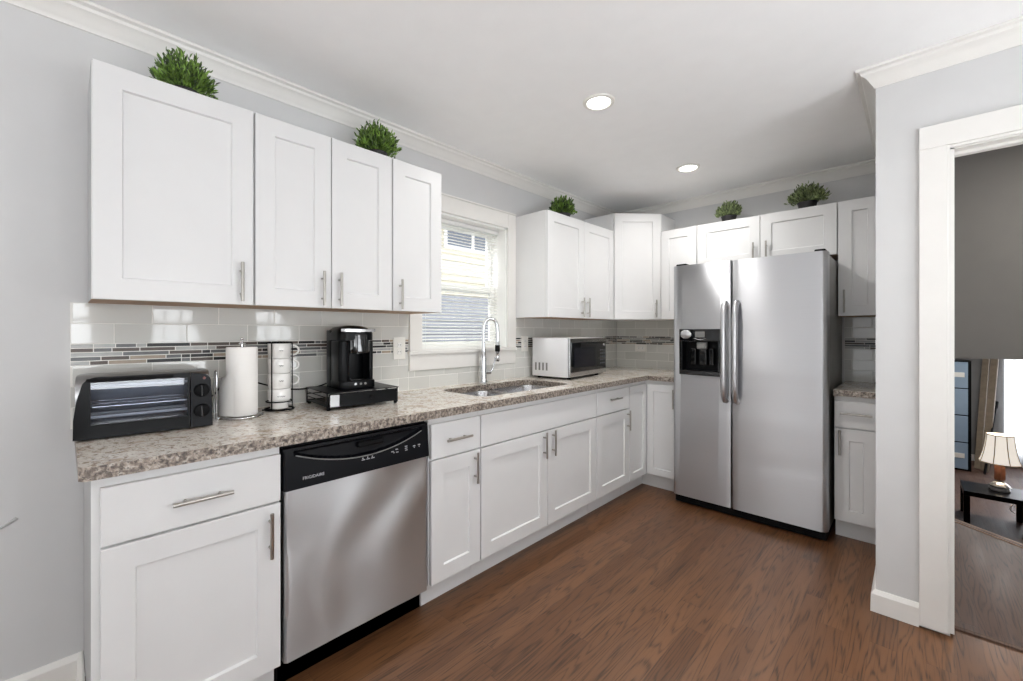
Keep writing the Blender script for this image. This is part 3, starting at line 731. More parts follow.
# stainless door skin: gently dished sheet
b = MB(); nx, nz = 70, 60; zb, zt = .114, .712
grid = []
for j in range(nz + 1):
    row = []
    for i in range(nx + 1):
        u, v_ = i / nx, j / nz
        e = min(u, 1 - u) * W; ez = min(v_, 1 - v_) * (zt - zb)
        edge = .010 * (1 - min(1, e / .012)) ** 2
        dish = .0045 * math.sin(u * 11.0 + 2.6 * math.sin(v_ * 4.0) + .6) * (.35 + .65 * math.sin(PI * v_)) + .007 * math.exp(-((u - .36) ** 2 / .02 + (v_ - .12) ** 2 / .03)) - .004 * math.exp(-((u - .50) ** 2 / .05 + (v_ - .45) ** 2 / .06))
        row.append(b.bm.verts.new((.006 + u * (W - .012), -.632 + edge + dish, zb + v_ * (zt - zb))))
    grid.append(row)
for j in range(nz):
    for i in range(nx): b.bm.faces.new((grid[j][i], grid[j][i + 1], grid[j + 1][i + 1], grid[j + 1][i]))
bd = [grid[0][i] for i in range(nx + 1)] + [grid[j][nx] for j in range(1, nz + 1)] + [grid[nz][i] for i in range(nx - 1, -1, -1)] + [grid[j][0] for j in range(nz - 1, 0, -1)]
back = [b.bm.verts.new((v.co.x, -.601, v.co.z)) for v in bd]
for k in range(len(bd)): b.bm.faces.new((bd[k], back[k], back[(k + 1) % len(bd)], bd[(k + 1) % len(bd)]))
b.bm.faces.new(back)
b.build('door_panel', M['steel_dw'], dw, smooth=40)
# console with a smile-shaped grip recess
b = MB(); nx, nz = 96, 30; zb, zt = .713, .857; grid = []
def lip(u): return .832 - .055 * (1 - ((u - .5) / .44) ** 2) if abs(u - .5) < .44 else 2.0
for j in range(nz + 1):
    row = []
    for i in range(nx + 1):
        u, v_ = i / nx, j / nz; z = zb + v_ * (zt - zb)
        y = -.640 + .012 * v_
        if z > lip(u) and z < .846:
            k = min(1, (z - lip(u)) / .006); y += .020 * k * min(1, (.846 - z) / .004 + .0)
        e = min(u, 1 - u) * W; y += .006 * (1 - min(1, e / .006)) ** 2
        row.append(b.bm.verts.new((.003 + u * (W - .006), y, z)))
    grid.append(row)
for j in range(nz):
    for i in range(nx): b.bm.faces.new((grid[j][i], grid[j][i + 1], grid[j + 1][i + 1], grid[j + 1][i]))
bd = [grid[0][i] for i in range(nx + 1)] + [grid[j][nx] for j in range(1, nz + 1)] + [grid[nz][i] for i in range(nx - 1, -1, -1)] + [grid[j][0] for j in range(nz - 1, 0, -1)]
back = [b.bm.verts.new((v.co.x, -.601, v.co.z)) for v in bd]
for k in range(len(bd)): b.bm.faces.new((bd[k], back[k], back[(k + 1) % len(bd)], bd[(k + 1) % len(bd)]))
b.bm.faces.new(back)
cs = b.build('control_panel', M['console'], dw, smooth=35)
b = MB(); b.tube([(.003 + u * (W - .006), -.6405 + .012 * (lip(u) - zb) / (zt - zb), lip(u) - .001) for u in [.065 + .87 * k / 40 for k in range(41)]], .0022, 8)
b.build('grip_lip_highlight', M['darkgrey'], cs, smooth=50)  # grey tube stands in for the highlight along the recess lip
b = MB(); b.box(.275, .385, -.634, -.610, .810, .832, .006, 2, rot=Matrix.Rotation(R(-8), 3, 'X')); b.build('latch', M['blackmatt'], cs)
text_mesh('brand_lettering', 'FRIGIDAIRE', .0150, M['lettering'], cs, (.062, -.6392, .7415), (R(90), 0, 0))
def legend(marks):
    b = MB()
    for x, z, w_, h_ in marks: b.box(x, x + w_, -.6372, -.6345, z, z + h_)
    b.build('button_lettering', M['lettering'], cs)
legend([(x + dx, .7605 + dz, w_, h_) for x in (.285, .305, .325) for dx, dz, w_, h_ in ((0, 0, .014, .0028), (.003, .006, .004, .004))])
legend([(.415, .766, .011, .0035), (.435, .772, .011, .0035), (.437, .760, .011, .0035), (.425, .7605, .004, .004)])
legend([(.480, .768, .011, .0035), (.480, .776, .011, .0035), (.481, .760, .011, .0035)])
legend([(.520, .770, .011, .0035), (.545, .771, .011, .0035), (.524, .7635, .004, .004), (.549, .7635, .004, .004)])

# ================================================================== refrigerator
fr = thing('refrigerator', 'stainless side by side refrigerator with ice dispenser', 'refrigerator', (.902, 4.115, 0), 0)
FW = .930
b = MB(); b.box(.022, FW - .004, -.640, 0, .045, 1.738, .006, 2); b.build('case', M['darkgrey'], fr)
b = MB(); b.box(.012, FW - .010, -.655, -.02, .006, .0445)
b.box(.006, FW - .006, -.706, -.656, .008, .058, .008, 2)
for k in range(4): b.box(.03, FW - .03, -.7085, -.705, .014 + k * .008, .018 + k * .008)
b.build('toe_grille', M['blackmatt'], fr)
def fridge_door(x0, x1, lr, rr, name):
    """plan outline with a slightly bowed front and rounded vertical edges"""
    yf, yb = -.726, -.646; bow = .001; n = 14
    pts = [(x0, yb), (x0, yf + lr)]
    def fy(x): return yf - bow * (1 - ((x - (x0 + x1) / 2) / ((x1 - x0) / 2)) ** 2) * .8
    pts += [(x0 + lr - lr * math.cos(R(a)), fy(x0 + lr) + lr - lr * math.sin(R(a))) for a in range(15, 91, 15)]
    for k in range(1, n): x = x0 + lr + (x1 - x0 - lr - rr) * k / n; pts.append((x, fy(x)))
    pts += [(x1 - rr + rr * math.sin(R(a)), fy(x1 - rr) + rr - rr * math.cos(R(a))) for a in range(0, 76, 15)]
    pts += [(x1, fy(x1 - rr) + rr), (x1, yb)]
    b = MB(); b.prism(pts, .064, 1.752, .004, 2)
    return b.build(name, M['steel_fridge'], fr, smooth=30)
fd = fridge_door(0, .399, .014, .006, 'freezer_door'); rd = fridge_door(.406, FW, .006, .030, 'fresh_food_door')
# dispenser cut into the freezer door
DXa, DXb, DZa, DZb = .050, .338, .955, 1.285
cut = MB(); cut.box(DXa + .018, DXb - .018, -.80, -.662, DZa + .030, DZb - .088)
cut.bm.verts.ensure_lookup_table()
c_ob_parent = cut
tmp = cut
# cutter has to be in the door's world space
for v in cut.bm.verts: v.co += Vector((.902, 4.115, 0))
boolean_cut(fd, cut)
yd = -.732
b = MB()
b.box(DXa, DXb, yd - .010, yd + .012, DZb - .088, DZb, .004, 2)                      # control fascia
b.box(DXa, DXa + .020, yd - .008, yd + .012, DZa, DZb - .086, .003, 2); b.box(DXb - .020, DXb, yd - .008, yd + .012, DZa, DZb - .086, .003, 2)
b.box(DXa, DXb, yd - .010, yd + .012, DZa, DZa + .032, .004, 2)
dp = b.build('ice_dispenser', M['blackgloss'], fd)
b = MB()
x0, x1, z0, z1 = DXa + .0185, DXb - .0185, DZa + .0305, DZb - .0885
for q_ in ((x0, x1, -.6640, -.6625, z0, z1), (x0, x0 + .0015, -.735, -.664, z0, z1), (x1 - .0015, x1, -.735, -.664, z0, z1), (x0, x1, -.735, -.664, z1 - .0015, z1), (x0, x1, -.735, -.664, z0, z0 + .0015)): b.box(*q_)
b.build('recess_liner', M['black'], dp)
b = MB()
for xc, w_ in ((.135, .040), (.205, .050), (.262, .030)): b.box(xc - w_ / 2, xc + w_ / 2, -.705, -.690, z0 + .040, z1 - .05, .006, 2)
b.build('dispenser_paddle', M['blackgloss'], dp)
b = MB(); b.box(.165, .235, -.720, -.680, z1 - .055, z1 - .004, .008, 2); b.build('ice_chute', M['darkgrey'], dp)
b = MB(); b.lathe([(0, .006), (.026, .006), (.034, 0)], 24, cap=False)
kn = b.build('round_button', M['silver'], dp, smooth=40); kn.location = (DXa + .048, yd - .0105, DZb - .038); kn.rotation_euler = (R(90), 0, 0); kn.scale = (1.15, .95, 1)
b = MB(); b.box(.165, .232, yd - .0125, yd - .0095, DZb - .060, DZb - .018, .002, 1); b.build('selector_panel', M['darkgrey'], dp)
b = MB(); b.tube([(.160 + .080 * k / 12, yd - .0125, DZb - .066 - .010 * math.sin(PI * k / 12)) for k in range(13)], .003, 8); b.build('silver_trim', M['silver'], dp, smooth=50)
def fridge_handle(x, door):
    z0, z1 = .785, 1.470
    pts = [(x, -.728, z1 - .008), (x, -.757, z1 - .020), (x, -.778, z1 - .075), (x, -.784, z1 - .16), (x, -.786, (z0 + z1) / 2), (x, -.784, z0 + .16), (x, -.778, z0 + .075), (x, -.757, z0 + .020), (x, -.728, z0 + .008)]
    P = smooth_path(pts, 6); b = MB(); b.tube(P, .019, 16); return b.build('handle', M['nickel_satin'], door, smooth=60)
fridge_handle(.366, fd); fridge_handle(.437, rd)
for x0, x1, own in ((.010, .085, fd), (FW - .070, FW - .014, rd)):
    b = MB(); b.box(x0, x1, -.700, -.600, 1.7525, 1.768, .006, 2); b.build('hinge_cap', M['blackmatt'], fr)

# ================================================================== outlets
def outlet(label, loc, rot, w_, h_, horiz=False):
    t = thing('wall_outlet', label, 'outlet', loc, 0); t.rotation_euler = rot
    b = MB(); b.box(-w_ / 2, w_ / 2, -.0065, -.0005, -h_ / 2, h_ / 2, .002, 2); b.build('cover_plate', M['whiteplastic'], t)
    for s_ in (-1, 1):
        b = MB(); cx, cz_ = (s_ * .020, 0) if horiz else (0, s_ * .020)
        b.box(cx - .0145, cx + .0145, -.0085, -.0062, cz_ - .0145, cz_ + .0145, .003, 2); so = b.build('socket', M['ceramic'], t)
        b = MB()
        for dx in (-.006, .006):
            if horiz: b.box(cx - .003, cx + .005, -.0090, -.0084, dx - .001, dx + .001)
            else: b.box(cx + dx - .001, cx + dx + .001, -.0090, -.0084, cz_ - .003, cz_ + .005)
        b.build('slots', M['blackmatt'], so)
    return t
outlet('white duplex outlet on the tiles beside the window', (.0085, 1.618, 1.168), (0, 0, RL), .080, .128)
outlet('sideways white outlet on the tiles left of the refrigerator', (.272, YB - .0085, 1.108), (0, 0, 0), .120, .072, True)
outlet('white outlet half hidden behind the microwave', (.0085, 2.725, 1.172), (0, 0, RL), .075, .118)

# ================================================================== toaster oven
to = thing('toaster_oven', 'black toaster oven with glass door and two knobs', 'toaster oven', (.289, .460, CT), R(90 - 5))
TW_, TH = .352, .205   # local X width (centred), local -Y front
def toaster_profile(dy=0.0):
    # (y, z) side outline, front at the left (negative y)
    return [(.232, .018), (.232, .175), (.222, .192), (.200, .203), (.060, .207), (.030, .203), (.012, .192), (.002, .170), (.0, .135), (.004, .075), (.012, .018)]
b = MB(); pr = toaster_profile(); n = len(pr)
fr_o = [[b.bm.verts.new((x, y, z)) for y, z in pr] for x in (-TW_ / 2, -TW_ / 2 + .004, TW_ / 2 - .004, TW_ / 2)]
for A, B_ in zip(fr_o, fr_o[1:]):
    for k in range(n):
        # leave the front of the cooking chamber open
        b.bm.faces.new((A[k], B_[k], B_[(k + 1) % n], A[(k + 1) % n]))
b.bm.faces.new(fr_o[0]); b.bm.faces.new(fr_o[-1][::-1])
case = b.build('case', steel('toaster_case_metal', 0, .3, (150, 150, 150)), to, smooth=35)
bpy.context.view_layer.update()
cut = MB(); cut.box(-.158, .119, -.05, .202, .040, .182)
mw_ = Matrix.Translation(to.location) @ Matrix.Rotation(R(85), 4, 'Z')
for v in cut.bm.verts: v.co = mw_ @ v.co
boolean_cut(case, cut)
def upright_plate(outer, hole, y0, y1, name, mat, parent):
    """outline in (x, z) turned upright: y0 is the front"""
    o = plate_with_hole(outer, hole, 0, y1 - y0, name, [mat, mat], parent)
    for v in o.data.vertices: x, y, z = v.co; v.co = (x, y1 - z, y)
    bm = bmesh.new(); bm.from_mesh(o.data); bmesh.ops.recalc_face_normals(bm, faces=bm.faces); bm.to_mesh(o.data); bm.free()
    return o
def arcp(cx, cz, r, a0, a1, n=6): return arc((cx, cz), r, a0, a1, n)
outl = [(-.180, .006), (.116, .006), (.116, .204)] + arcp(-.124, .164, .040, 90, 150) + [(-.172, .130), (-.179, .070)]
dr = upright_plate(outl, [(-.140, .050), (.110, .050), (.110, .187), (-.140, .187)][::1], -.014, .002, 'door', M['black'], to)
b = MB(); b.box(-.144, .114, -.006, -.004, .046, .191); b.build('door_glass', M['ovenglass'], dr)
b = MB(); b.box(-.150, .070, -.022, -.0142, .190, .200, .003, 2); b.build('door_handle', M['blackmatt'], dr)
outl = [(.119, .006), (.183, .006), (.182, .080), (.178, .160)] + arcp(.150, .170, .028, 0, 90) + [(.119, .202)]
cp = upright_plate(outl, None, -.014, .004, 'control_panel', M['console'], to)
for z in (.138, .064):
    b = MB(); b.lathe([(.0245, 0), (.0235, .004), (.021, .018), (.018, .020), (.0, .020)], 28, cap=False); k_ = b.build('knob', M['blackmatt'], cp, smooth=40)
    k_.location = (.1505, -.0145, z); k_.rotation_euler = (R(90), 0, 0)
    b = MB(); b.box(-.0025, .0025, -.018, .018, .0205, .026, .001, 1); b.build('knob_grip', M['blackgloss'], k_)
b = MB()
for q_ in ((-.156, .117, .196, .199, .042, .180), (-.156, -.153, .004, .196, .042, .180), (.114, .117, .004, .196, .042, .180), (-.153, .114, .004, .196, .177, .180), (-.153, .114, .004, .196, .042, .045)): b.box(*q_)
b.build('oven_liner', simple('bright_aluminised_liner', (96, 100, 108), .4, .5), to)
b = MB(); b.lathe([(.0, .003), (.004, .003), (.005, 0)], 14, cap=False); k_ = b.build('indicator_light', simple('red_indicator', (120, 60, 50), .3), cp, smooth=40); k_.location = (.158, -.0145, .182); k_.rotation_euler = (R(90), 0, 0)
b = MB()
for k in range(15): xx = -.150 + .262 * k / 14; b.tube([(xx, .015, .104), (xx, .190, .104)], .0014, 6)
for yy in (.016, .10, .188): b.tube([(-.152, yy, .104), (.113, yy, .104)], .0042 if yy < .05 else .0025, 8)
b.build('wire_rack', M['chrome'], to, smooth=50)
b = MB()
for z, yy in ((.166, .07), (.166, .14), (.066, .05), (.066, .13)): b.tube([(-.152, yy, z), (.113, yy, z)], .0055, 10)
b.build('heating_element', simple('pale_quartz_rod', (236, 237, 239), .25), to, smooth=50)
b = MB(); b.box(-.150, .112, .012, .192, .0455, .0485, .001, 1); b.build('crumb_tray', M['steel'], to)
for xx in (-TW_ / 2 + .012, TW_ / 2 - .018):
    for yy in (.020, .200):
        b = MB(); b.lathe([(.010, .0005), (.012, .004), (.012, .0175)], 14, (xx, yy, 0)); b.build('foot', M['blackmatt'], to, smooth=40)
b = MB(); b.tube(smooth_path([(TW_ / 2, .19, .10), (TW_ / 2 + .03, .215, .085), (TW_ / 2 + .05, .235, .10), (TW_ / 2 + .10, .257, .17)], 6), .003, 8); b.build('power_cord', M['blackmatt'], to, smooth=50)

# ================================================================== paper towel holder and roll
ph = thing('paper_towel_holder', 'chrome wire paper towel stand with base ring', 'towel holder', (.190, .769, CT))
b = MB(); b.tube([(.074 * math.cos(2 * PI * k / 40), .074 * math.sin(2 * PI * k / 40), .0045) for k in range(40)], .0032, 8, closed=True); b.tube([(-.074, 0, .0045), (.074, 0, .0045)], .003, 8); b.tube([(0, -.074, .0045), (0, .074, .0045)], .003, 8); b.build('base_ring', M['chrome'], ph, smooth=50)
b = MB(); b.tube([(0, 0, .004), (0, 0, .303)], .004, 10); b.lathe([(.003, .300), (.012, .300), (.013, .304), (.005, .308), (.0035, .314), (.006, .318), (.006, .323), (.002, .327)], 16); b.build('centre_post', M['chrome'], ph, smooth=40)
a0 = R(-100)
b = MB(); ax, ay = .094 * math.cos(a0), .094 * math.sin(a0)
b.tube(smooth_path([(ax * .86, ay * .86, .0062), (ax, ay, .014), (ax, ay, .17), (ax * 1.0 + .006, ay, .190), (ax + .018, ay + .004, .178), (ax + .018, ay + .004, .014), (ax + .016, ay + .014, .0065)], 6), .0026, 8); b.build('tension_arm', M['chrome'], ph, smooth=50)
pt = thing('paper_towel_roll', 'white paper towel roll on the chrome stand', 'paper towel', (.190, .769, CT))
b = MB(); b.lathe([(.021, .009), (.054, .009), (.0565, .012), (.0565, .285), (.054, .288), (.021, .288), (.021, .009)], 48, cap=False); b.build('roll', M['paper'], pt, smooth=40)
b = MB(); b.lathe([(.0185, .010), (.0208, .010), (.0208, .287), (.0185, .287), (.0185, .010)], 32, cap=False); b.build('cardboard_core', simple('cardboard', (170, 140, 108), .9), pt, smooth=40)
# loose torn sheet, flared at the lower left
b = MB(); g_ = []
for i in range(11):
    a = R(-114 + 70 * i / 10); row = []
    for j in range(9):
        z = .012 + .178 * j / 8 - (.03 * (1 - i / 10) if j == 8 else 0)
        r_ = .0575 + .026 * (1 - i / 10) ** 1.4 * (1 - (j / 8) ** 4 * .9)
        row.append(b.bm.verts.new((r_ * math.cos(a), r_ * math.sin(a), z)))
    g_.append(row)
for i in range(10):
    for j in range(8): b.bm.faces.new((g_[i][j], g_[i + 1][j], g_[i + 1][j + 1], g_[i][j + 1]))
b.build('loose_sheet', M['paper'], pt, smooth=60)

# ================================================================== mug tower
mg = (.132, .930)
rk = thing('mug_rack', 'black wire rack holding a tower of white mugs', 'mug rack', (*mg, CT))
b = MB(); b.tube([(.058 * math.cos(2 * PI * k / 36), .058 * math.sin(2 * PI * k / 36), .005) for k in range(36)], .0032, 8, closed=True)
for a in (20, 140, 260): b.tube([(0, 0, .005), (.068 * math.cos(R(a)), .068 * math.sin(R(a)), .005)], .003, 8)
b.build('base', M['blackmatt'], rk, smooth=50)
for a in (-52, 60, 188):
    b = MB(); cxx, cyy = .0525 * math.cos(R(a)), .0525 * math.sin(R(a)); b.tube([(cxx, cyy, .005), (cxx, cyy, .301)], .0026, 8); b.build('upright', M['blackmatt'], rk, smooth=50)
for z in (.040, .302):
    b = MB(); b.tube([(.0525 * math.cos(2 * PI * k / 36), .0525 * math.sin(2 * PI * k / 36), z) for k in range(36)], .0026, 8, closed=True); b.build('hoop', M['blackmatt'], rk, smooth=50)
b = MB(); b.tube([(.0525 * math.cos(R(60)), .0525 * math.sin(R(60)), .303), (0, 0, .306), (.0525 * math.cos(R(188)), .0525 * math.sin(R(188)), .303)], .0026, 8)
b.tube([(.0525 * math.cos(R(-52)), .0525 * math.sin(R(-52)), .303), (0, 0, .306)], .0026, 8); b.build('top_bar', M['blackmatt'], rk, smooth=50)
def mug(z, label, words_, handle=True, foot=False):
    t = thing('coffee_mug', label, 'mug', (mg[0], mg[1], CT + z), 0, 'stacked white mugs in the wire rack')
    b = MB()
    prof = ([(.0, .0), (.034, .0), (.036, .003), (.036, .030), (.0455, .040), (.0465, .044)] if foot else [(.0, .0), (.042, .0), (.045, .004)])
    H_ = .089 if foot else .066
    prof += [(.0465, H_ * .6), (.0465, H_ - .002), (.0455, H_), (.0440, H_ - .001), (.0435, H_ * .5), (.040, .008 if not foot else .046), (.0, .007 if not foot else .045)]
    b.lathe(prof, 40, cap=False); b.build('cup', M['ceramic'], t, smooth=40)
    if handle:
        b = MB(); c_ = H_ / 2 + (.012 if foot else 0)
        b.tube(smooth_path([(0.004, +.0450, c_ + .020), (.006, .062, c_ + .021), (.008, .076, c_ + .012), (.008, .080, c_), (.007, .074, c_ - .013), (.005, .060, c_ - .020), (.004, +.0450, c_ - .018)], 6), .0046, 10); b.build('handle', M['ceramic'], t, smooth=50)
    # small handwritten word on the side that faces the room
    b = MB(); a1 = R(-8); zc = H_ * .52 + (.010 if foot else 0)
    pts = []
    L = .018 * words_
    for k in range(int(20 * words_) + 1):
        s_ = k / (20 * words_); ang = a1 + (s_ - .5) * L / .0465
        pts.append((.0468 * math.cos(ang), .0468 * math.sin(ang), zc + .0022 * math.sin(k * 1.9) + .0016 * math.sin(k * .77)))
    b.tube(pts, .0007, 6); b.build('handwritten_word', M['ink'], t)
mug(.008, 'bottom white mug of the tower, standing on the rack base', 1.7, False, True)
mug(.0985, 'second white mug from the bottom of the tower', 1.0)
mug(.1660, 'second white mug from the top of the tower', .9)
mug(.2335, 'topmost white mug of the tower under the rack top', .9)

# ================================================================== coffee maker on pod drawer
pd = thing('pod_drawer', 'low black coffee pod drawer with wire sides under the coffee maker', 'storage drawer', (.345, 1.230, CT), R(90 - 4))
PW, PDp = .345, .290   # local X width centred, front at Y=0
b = MB(); b.box(-PW / 2, PW / 2, -.002, PDp, .077, .081, .0015, 1)
for xx in (-PW / 2 + .004, PW / 2 - .004):
    for z in (.018, .038, .058): b.tube([(xx, .006, z), (xx, PDp - .004, z)], .0022, 8)
    for yy in (.008, PDp - .006): b.tube([(xx, yy, .006), (xx, yy, .077)], .0032, 8)
for z in (.018, .048): b.tube([(-PW / 2 + .004, PDp - .005, z), (PW / 2 - .004, PDp - .005, z)], .0022, 8)
b.build('frame', M['black'], pd, smooth=40)
b = MB(); b.box(-PW / 2 + .010, PW / 2 - .010, -.006, .004, .014, .074, .002, 1); b.box(-PW / 2 + .012, PW / 2 - .012, .005, PDp - .012, .0135, .0165); fdw = b.build('drawer', M['black'], pd)
b = MB(); b.lathe([(.0, .010), (.009, .010), (.010, .006), (.006, .0)], 18, cap=False); k_ = b.build('knob', M['blackmatt'], fdw, smooth=40); k_.location = (.03, -.006, .046); k_.rotation_euler = (R(90), 0, 0)
b = MB(); b.box(-PW / 2 + .012, -PW / 2 + .052, -.0075, -.0062, .018, .070); b.build('sticker', M['silver'], fdw)
for xx in (-PW / 2 + .012, PW / 2 - .012):
    for yy in (.012, PDp - .014):
        b = MB(); b.lathe([(.007, .0005), (.0085, .004), (.0085, .0125)], 14, (xx, yy, 0)); b.build('foot', M['blackmatt'], pd, smooth=40)

km = thing('coffee_maker', 'black single serve coffee maker with silver handle band', 'coffee maker', (.302, 1.222, CT + .0830), R(90 - 4))
KW, KD, KH = .172, .205, .300
def kprism(x0, x1, y0, y1, z0, z1, r=.02):
    b.prism(rrect(x0, x1, y0, y1, r, 5), z0, z1, .004, 2)
b = MB(); kprism(-KW / 2, KW / 2, .105, KD, 0, .275, .030); kprism(-KW / 2, -KW / 2 + .050, .012, .13, .0, .225, .018); kprism(KW / 2 - .022, KW / 2, .03, .13, .0, .225, .009)
b.build('housing', M['black'], km, smooth=35)
b = MB(); kprism(-KW / 2, KW / 2, .0, .14, .0, .036, .020); bs = b.build('base', M['black'], km, smooth=35)
b = MB()
for xx in (-.020, .008, .034): b.lathe([(.0, .0025), (.006, .0025), (.007, 0)], 14, (0, 0, 0), cap=False); break
k_ = b.build('brew_button', M['silver'], bs, smooth=40); k_.location = (-.016, -.0003, .022); k_.rotation_euler = (R(90), 0, 0)
for xx in (.010, .032):
    b = MB(); b.lathe([(.0, .002), (.005, .002), (.006, 0)], 14, cap=False); k_ = b.build('size_button', M['darkgrey'], bs, smooth=40); k_.location = (xx, -.0003, .022); k_.rotation_euler = (R(90), 0, 0)
b = MB(); b.box(-.034, .056, .010, .110, .0365, .041, .002, 1)
for k in range(7): b.box(-.030 + k * .0125, -.024 + k * .0125, .018, .102, .041, .0425)
b.build('drip_tray', M['blackgloss'], km)
b = MB(); b.prism(rrect(-.042, .066, .002, .115, .035, 6), .165, .262, .010, 3); br = b.build('brew_head', M['blackgloss'], km, smooth=35)
b = MB(); b.tube([(.011, .060, .172), (.011, .060, .160)], .010, 14, rad=[.013, .008]); b.build('nozzle', M['blackmatt'], br, smooth=50)
# domed lid
b = MB(); rings = []
for ins, z in ((0, .228), (0, .262), (.006, .276), (.020, .288), (.045, .296), (.07, .299)):
    rings.append([b.bm.verts.new((p[0], p[1], z - .035 * max(0, (.06 - p[1])) / .06 * (1 if z > .27 else 0) * .3)) for p in rrect(-KW / 2 + ins, KW / 2 - ins, .004 + ins, KD - ins, max(.012, .045 - ins * .3), 6)])
n = len(rings[0])
for A, B_ in zip(rings, rings[1:]):
    for k in range(n): b.bm.faces.new((A[k], A[(k + 1) % n], B_[(k + 1) % n], B_[k]))
b.bm.faces.new(rings[0][::-1]); b.bm.faces.new(rings[-1])
ld = b.build('lid', M['black'], km, smooth=40)
b = MB(); P = [(-KW / 2 + .004, .004, .276), (-KW / 2 + .03, -.008, .275), (0, -.013, .274), (KW / 2 - .03, -.009, .275), (KW / 2 - .006, .002, .276)]
P = smooth_path(P, 6)
for i in range(len(P) - 1):
    a, c_ = P[i], P[i + 1]; dd = (c_ - a); nn = Vector((dd.y, -dd.x, 0)).normalized() * .003
    v = [b.bm.verts.new(p + Vector((0, 0, dz)) + o_) for p in (a, c_) for dz in (-.007, .007) for o_ in (-nn, nn)]
    for q_ in ((0, 1, 3, 2), (4, 6, 7, 5), (0, 4, 5, 1), (2, 3, 7, 6), (0, 2, 6, 4), (1, 5, 7, 3)): b.bm.faces.new([v[k] for k in q_])
bmesh.ops.remove_doubles(b.bm, verts=b.bm.verts, dist=1e-5)
b.build('handle_band', M['silver'], ld)
b = MB(); b.tube(smooth_path([(-.075, .195, .015), (-.12, .235, -.005), (-.20, .262, -.012), (-.30, .265, .01), (-.40, .268, .05), (-.47, .270, .10)], 8), .0034, 8); b.build('power_cord', M['blackmatt'], km, smooth=50)

# ================================================================== microwave
mwv = thing('microwave', 'silver countertop microwave with dark glass door', 'microwave', (.400, 2.775, CT), R(90 + 5))
MW_, MD_, MH_ = .585, .330, .306
b = MB(); b.box(0, MW_, .018, MD_, .016, MH_, .004, 2); b.build('case', simple('silver_painted_case', (232, 232, 234), .32, .2, noise=.01), mwv, smooth=35)
b = MB(); b.box(.003, MW_ - .003, -.002, .0165, .018, MH_ - .002, .004, 2); fp = b.build('front_panel', M['steel'], mwv)
b = MB(); b.box(.020, MW_ - .012, -.0052, -.0022, .052, MH_ - .034, .002, 1); dr = b.build('door', simple('dark_door_glass', (14, 15, 18), .06, coat=.5), mwv)
b = MB(); b.box(.060, .390, -.0060, -.0050, .085, MH_ - .075); b.build('viewing_screen', simple('door_mesh', (26, 27, 34), .2, noise=.3, nscale=300), dr)
b = MB()
for r_ in range(5):
    for c_ in range(3): b.box(.470 + c_ * .030, .490 + c_ * .030, -.0060, -.0050, .095 + r_ * .026, .105 + r_ * .026)
b.build('keypad', simple('keypad_grey', (70, 74, 80), .4), dr)
b = MB(); b.lathe([(.0, .004), (.010, .004), (.012, 0)], 18, cap=False); k_ = b.build('round_button', M['silver'], dr, smooth=40); k_.location = (.535, -.0052, .245); k_.rotation_euler = (R(90), 0, 0)
b = MB()
for k in range(4): b.box(-.0008, .0015, .190 + k * .033, .205 + k * .033, .060, .118)
b.build('side_vent', M['darkgrey'], mwv)
for xx in (.04, MW_ - .11):
    for yy in (.03, MD_ - .04):
        b = MB(); b.lathe([(.013, .0005), (.015, .004), (.015, .0165)], 14, (xx, yy, 0)); b.build('foot', M['blackmatt'], mwv, smooth=40)
b = MB(); b.box(.01, MW_ - .01, .022, MD_ - .01, .0105, .0158); b.build('base_plate', M['blackmatt'], mwv)

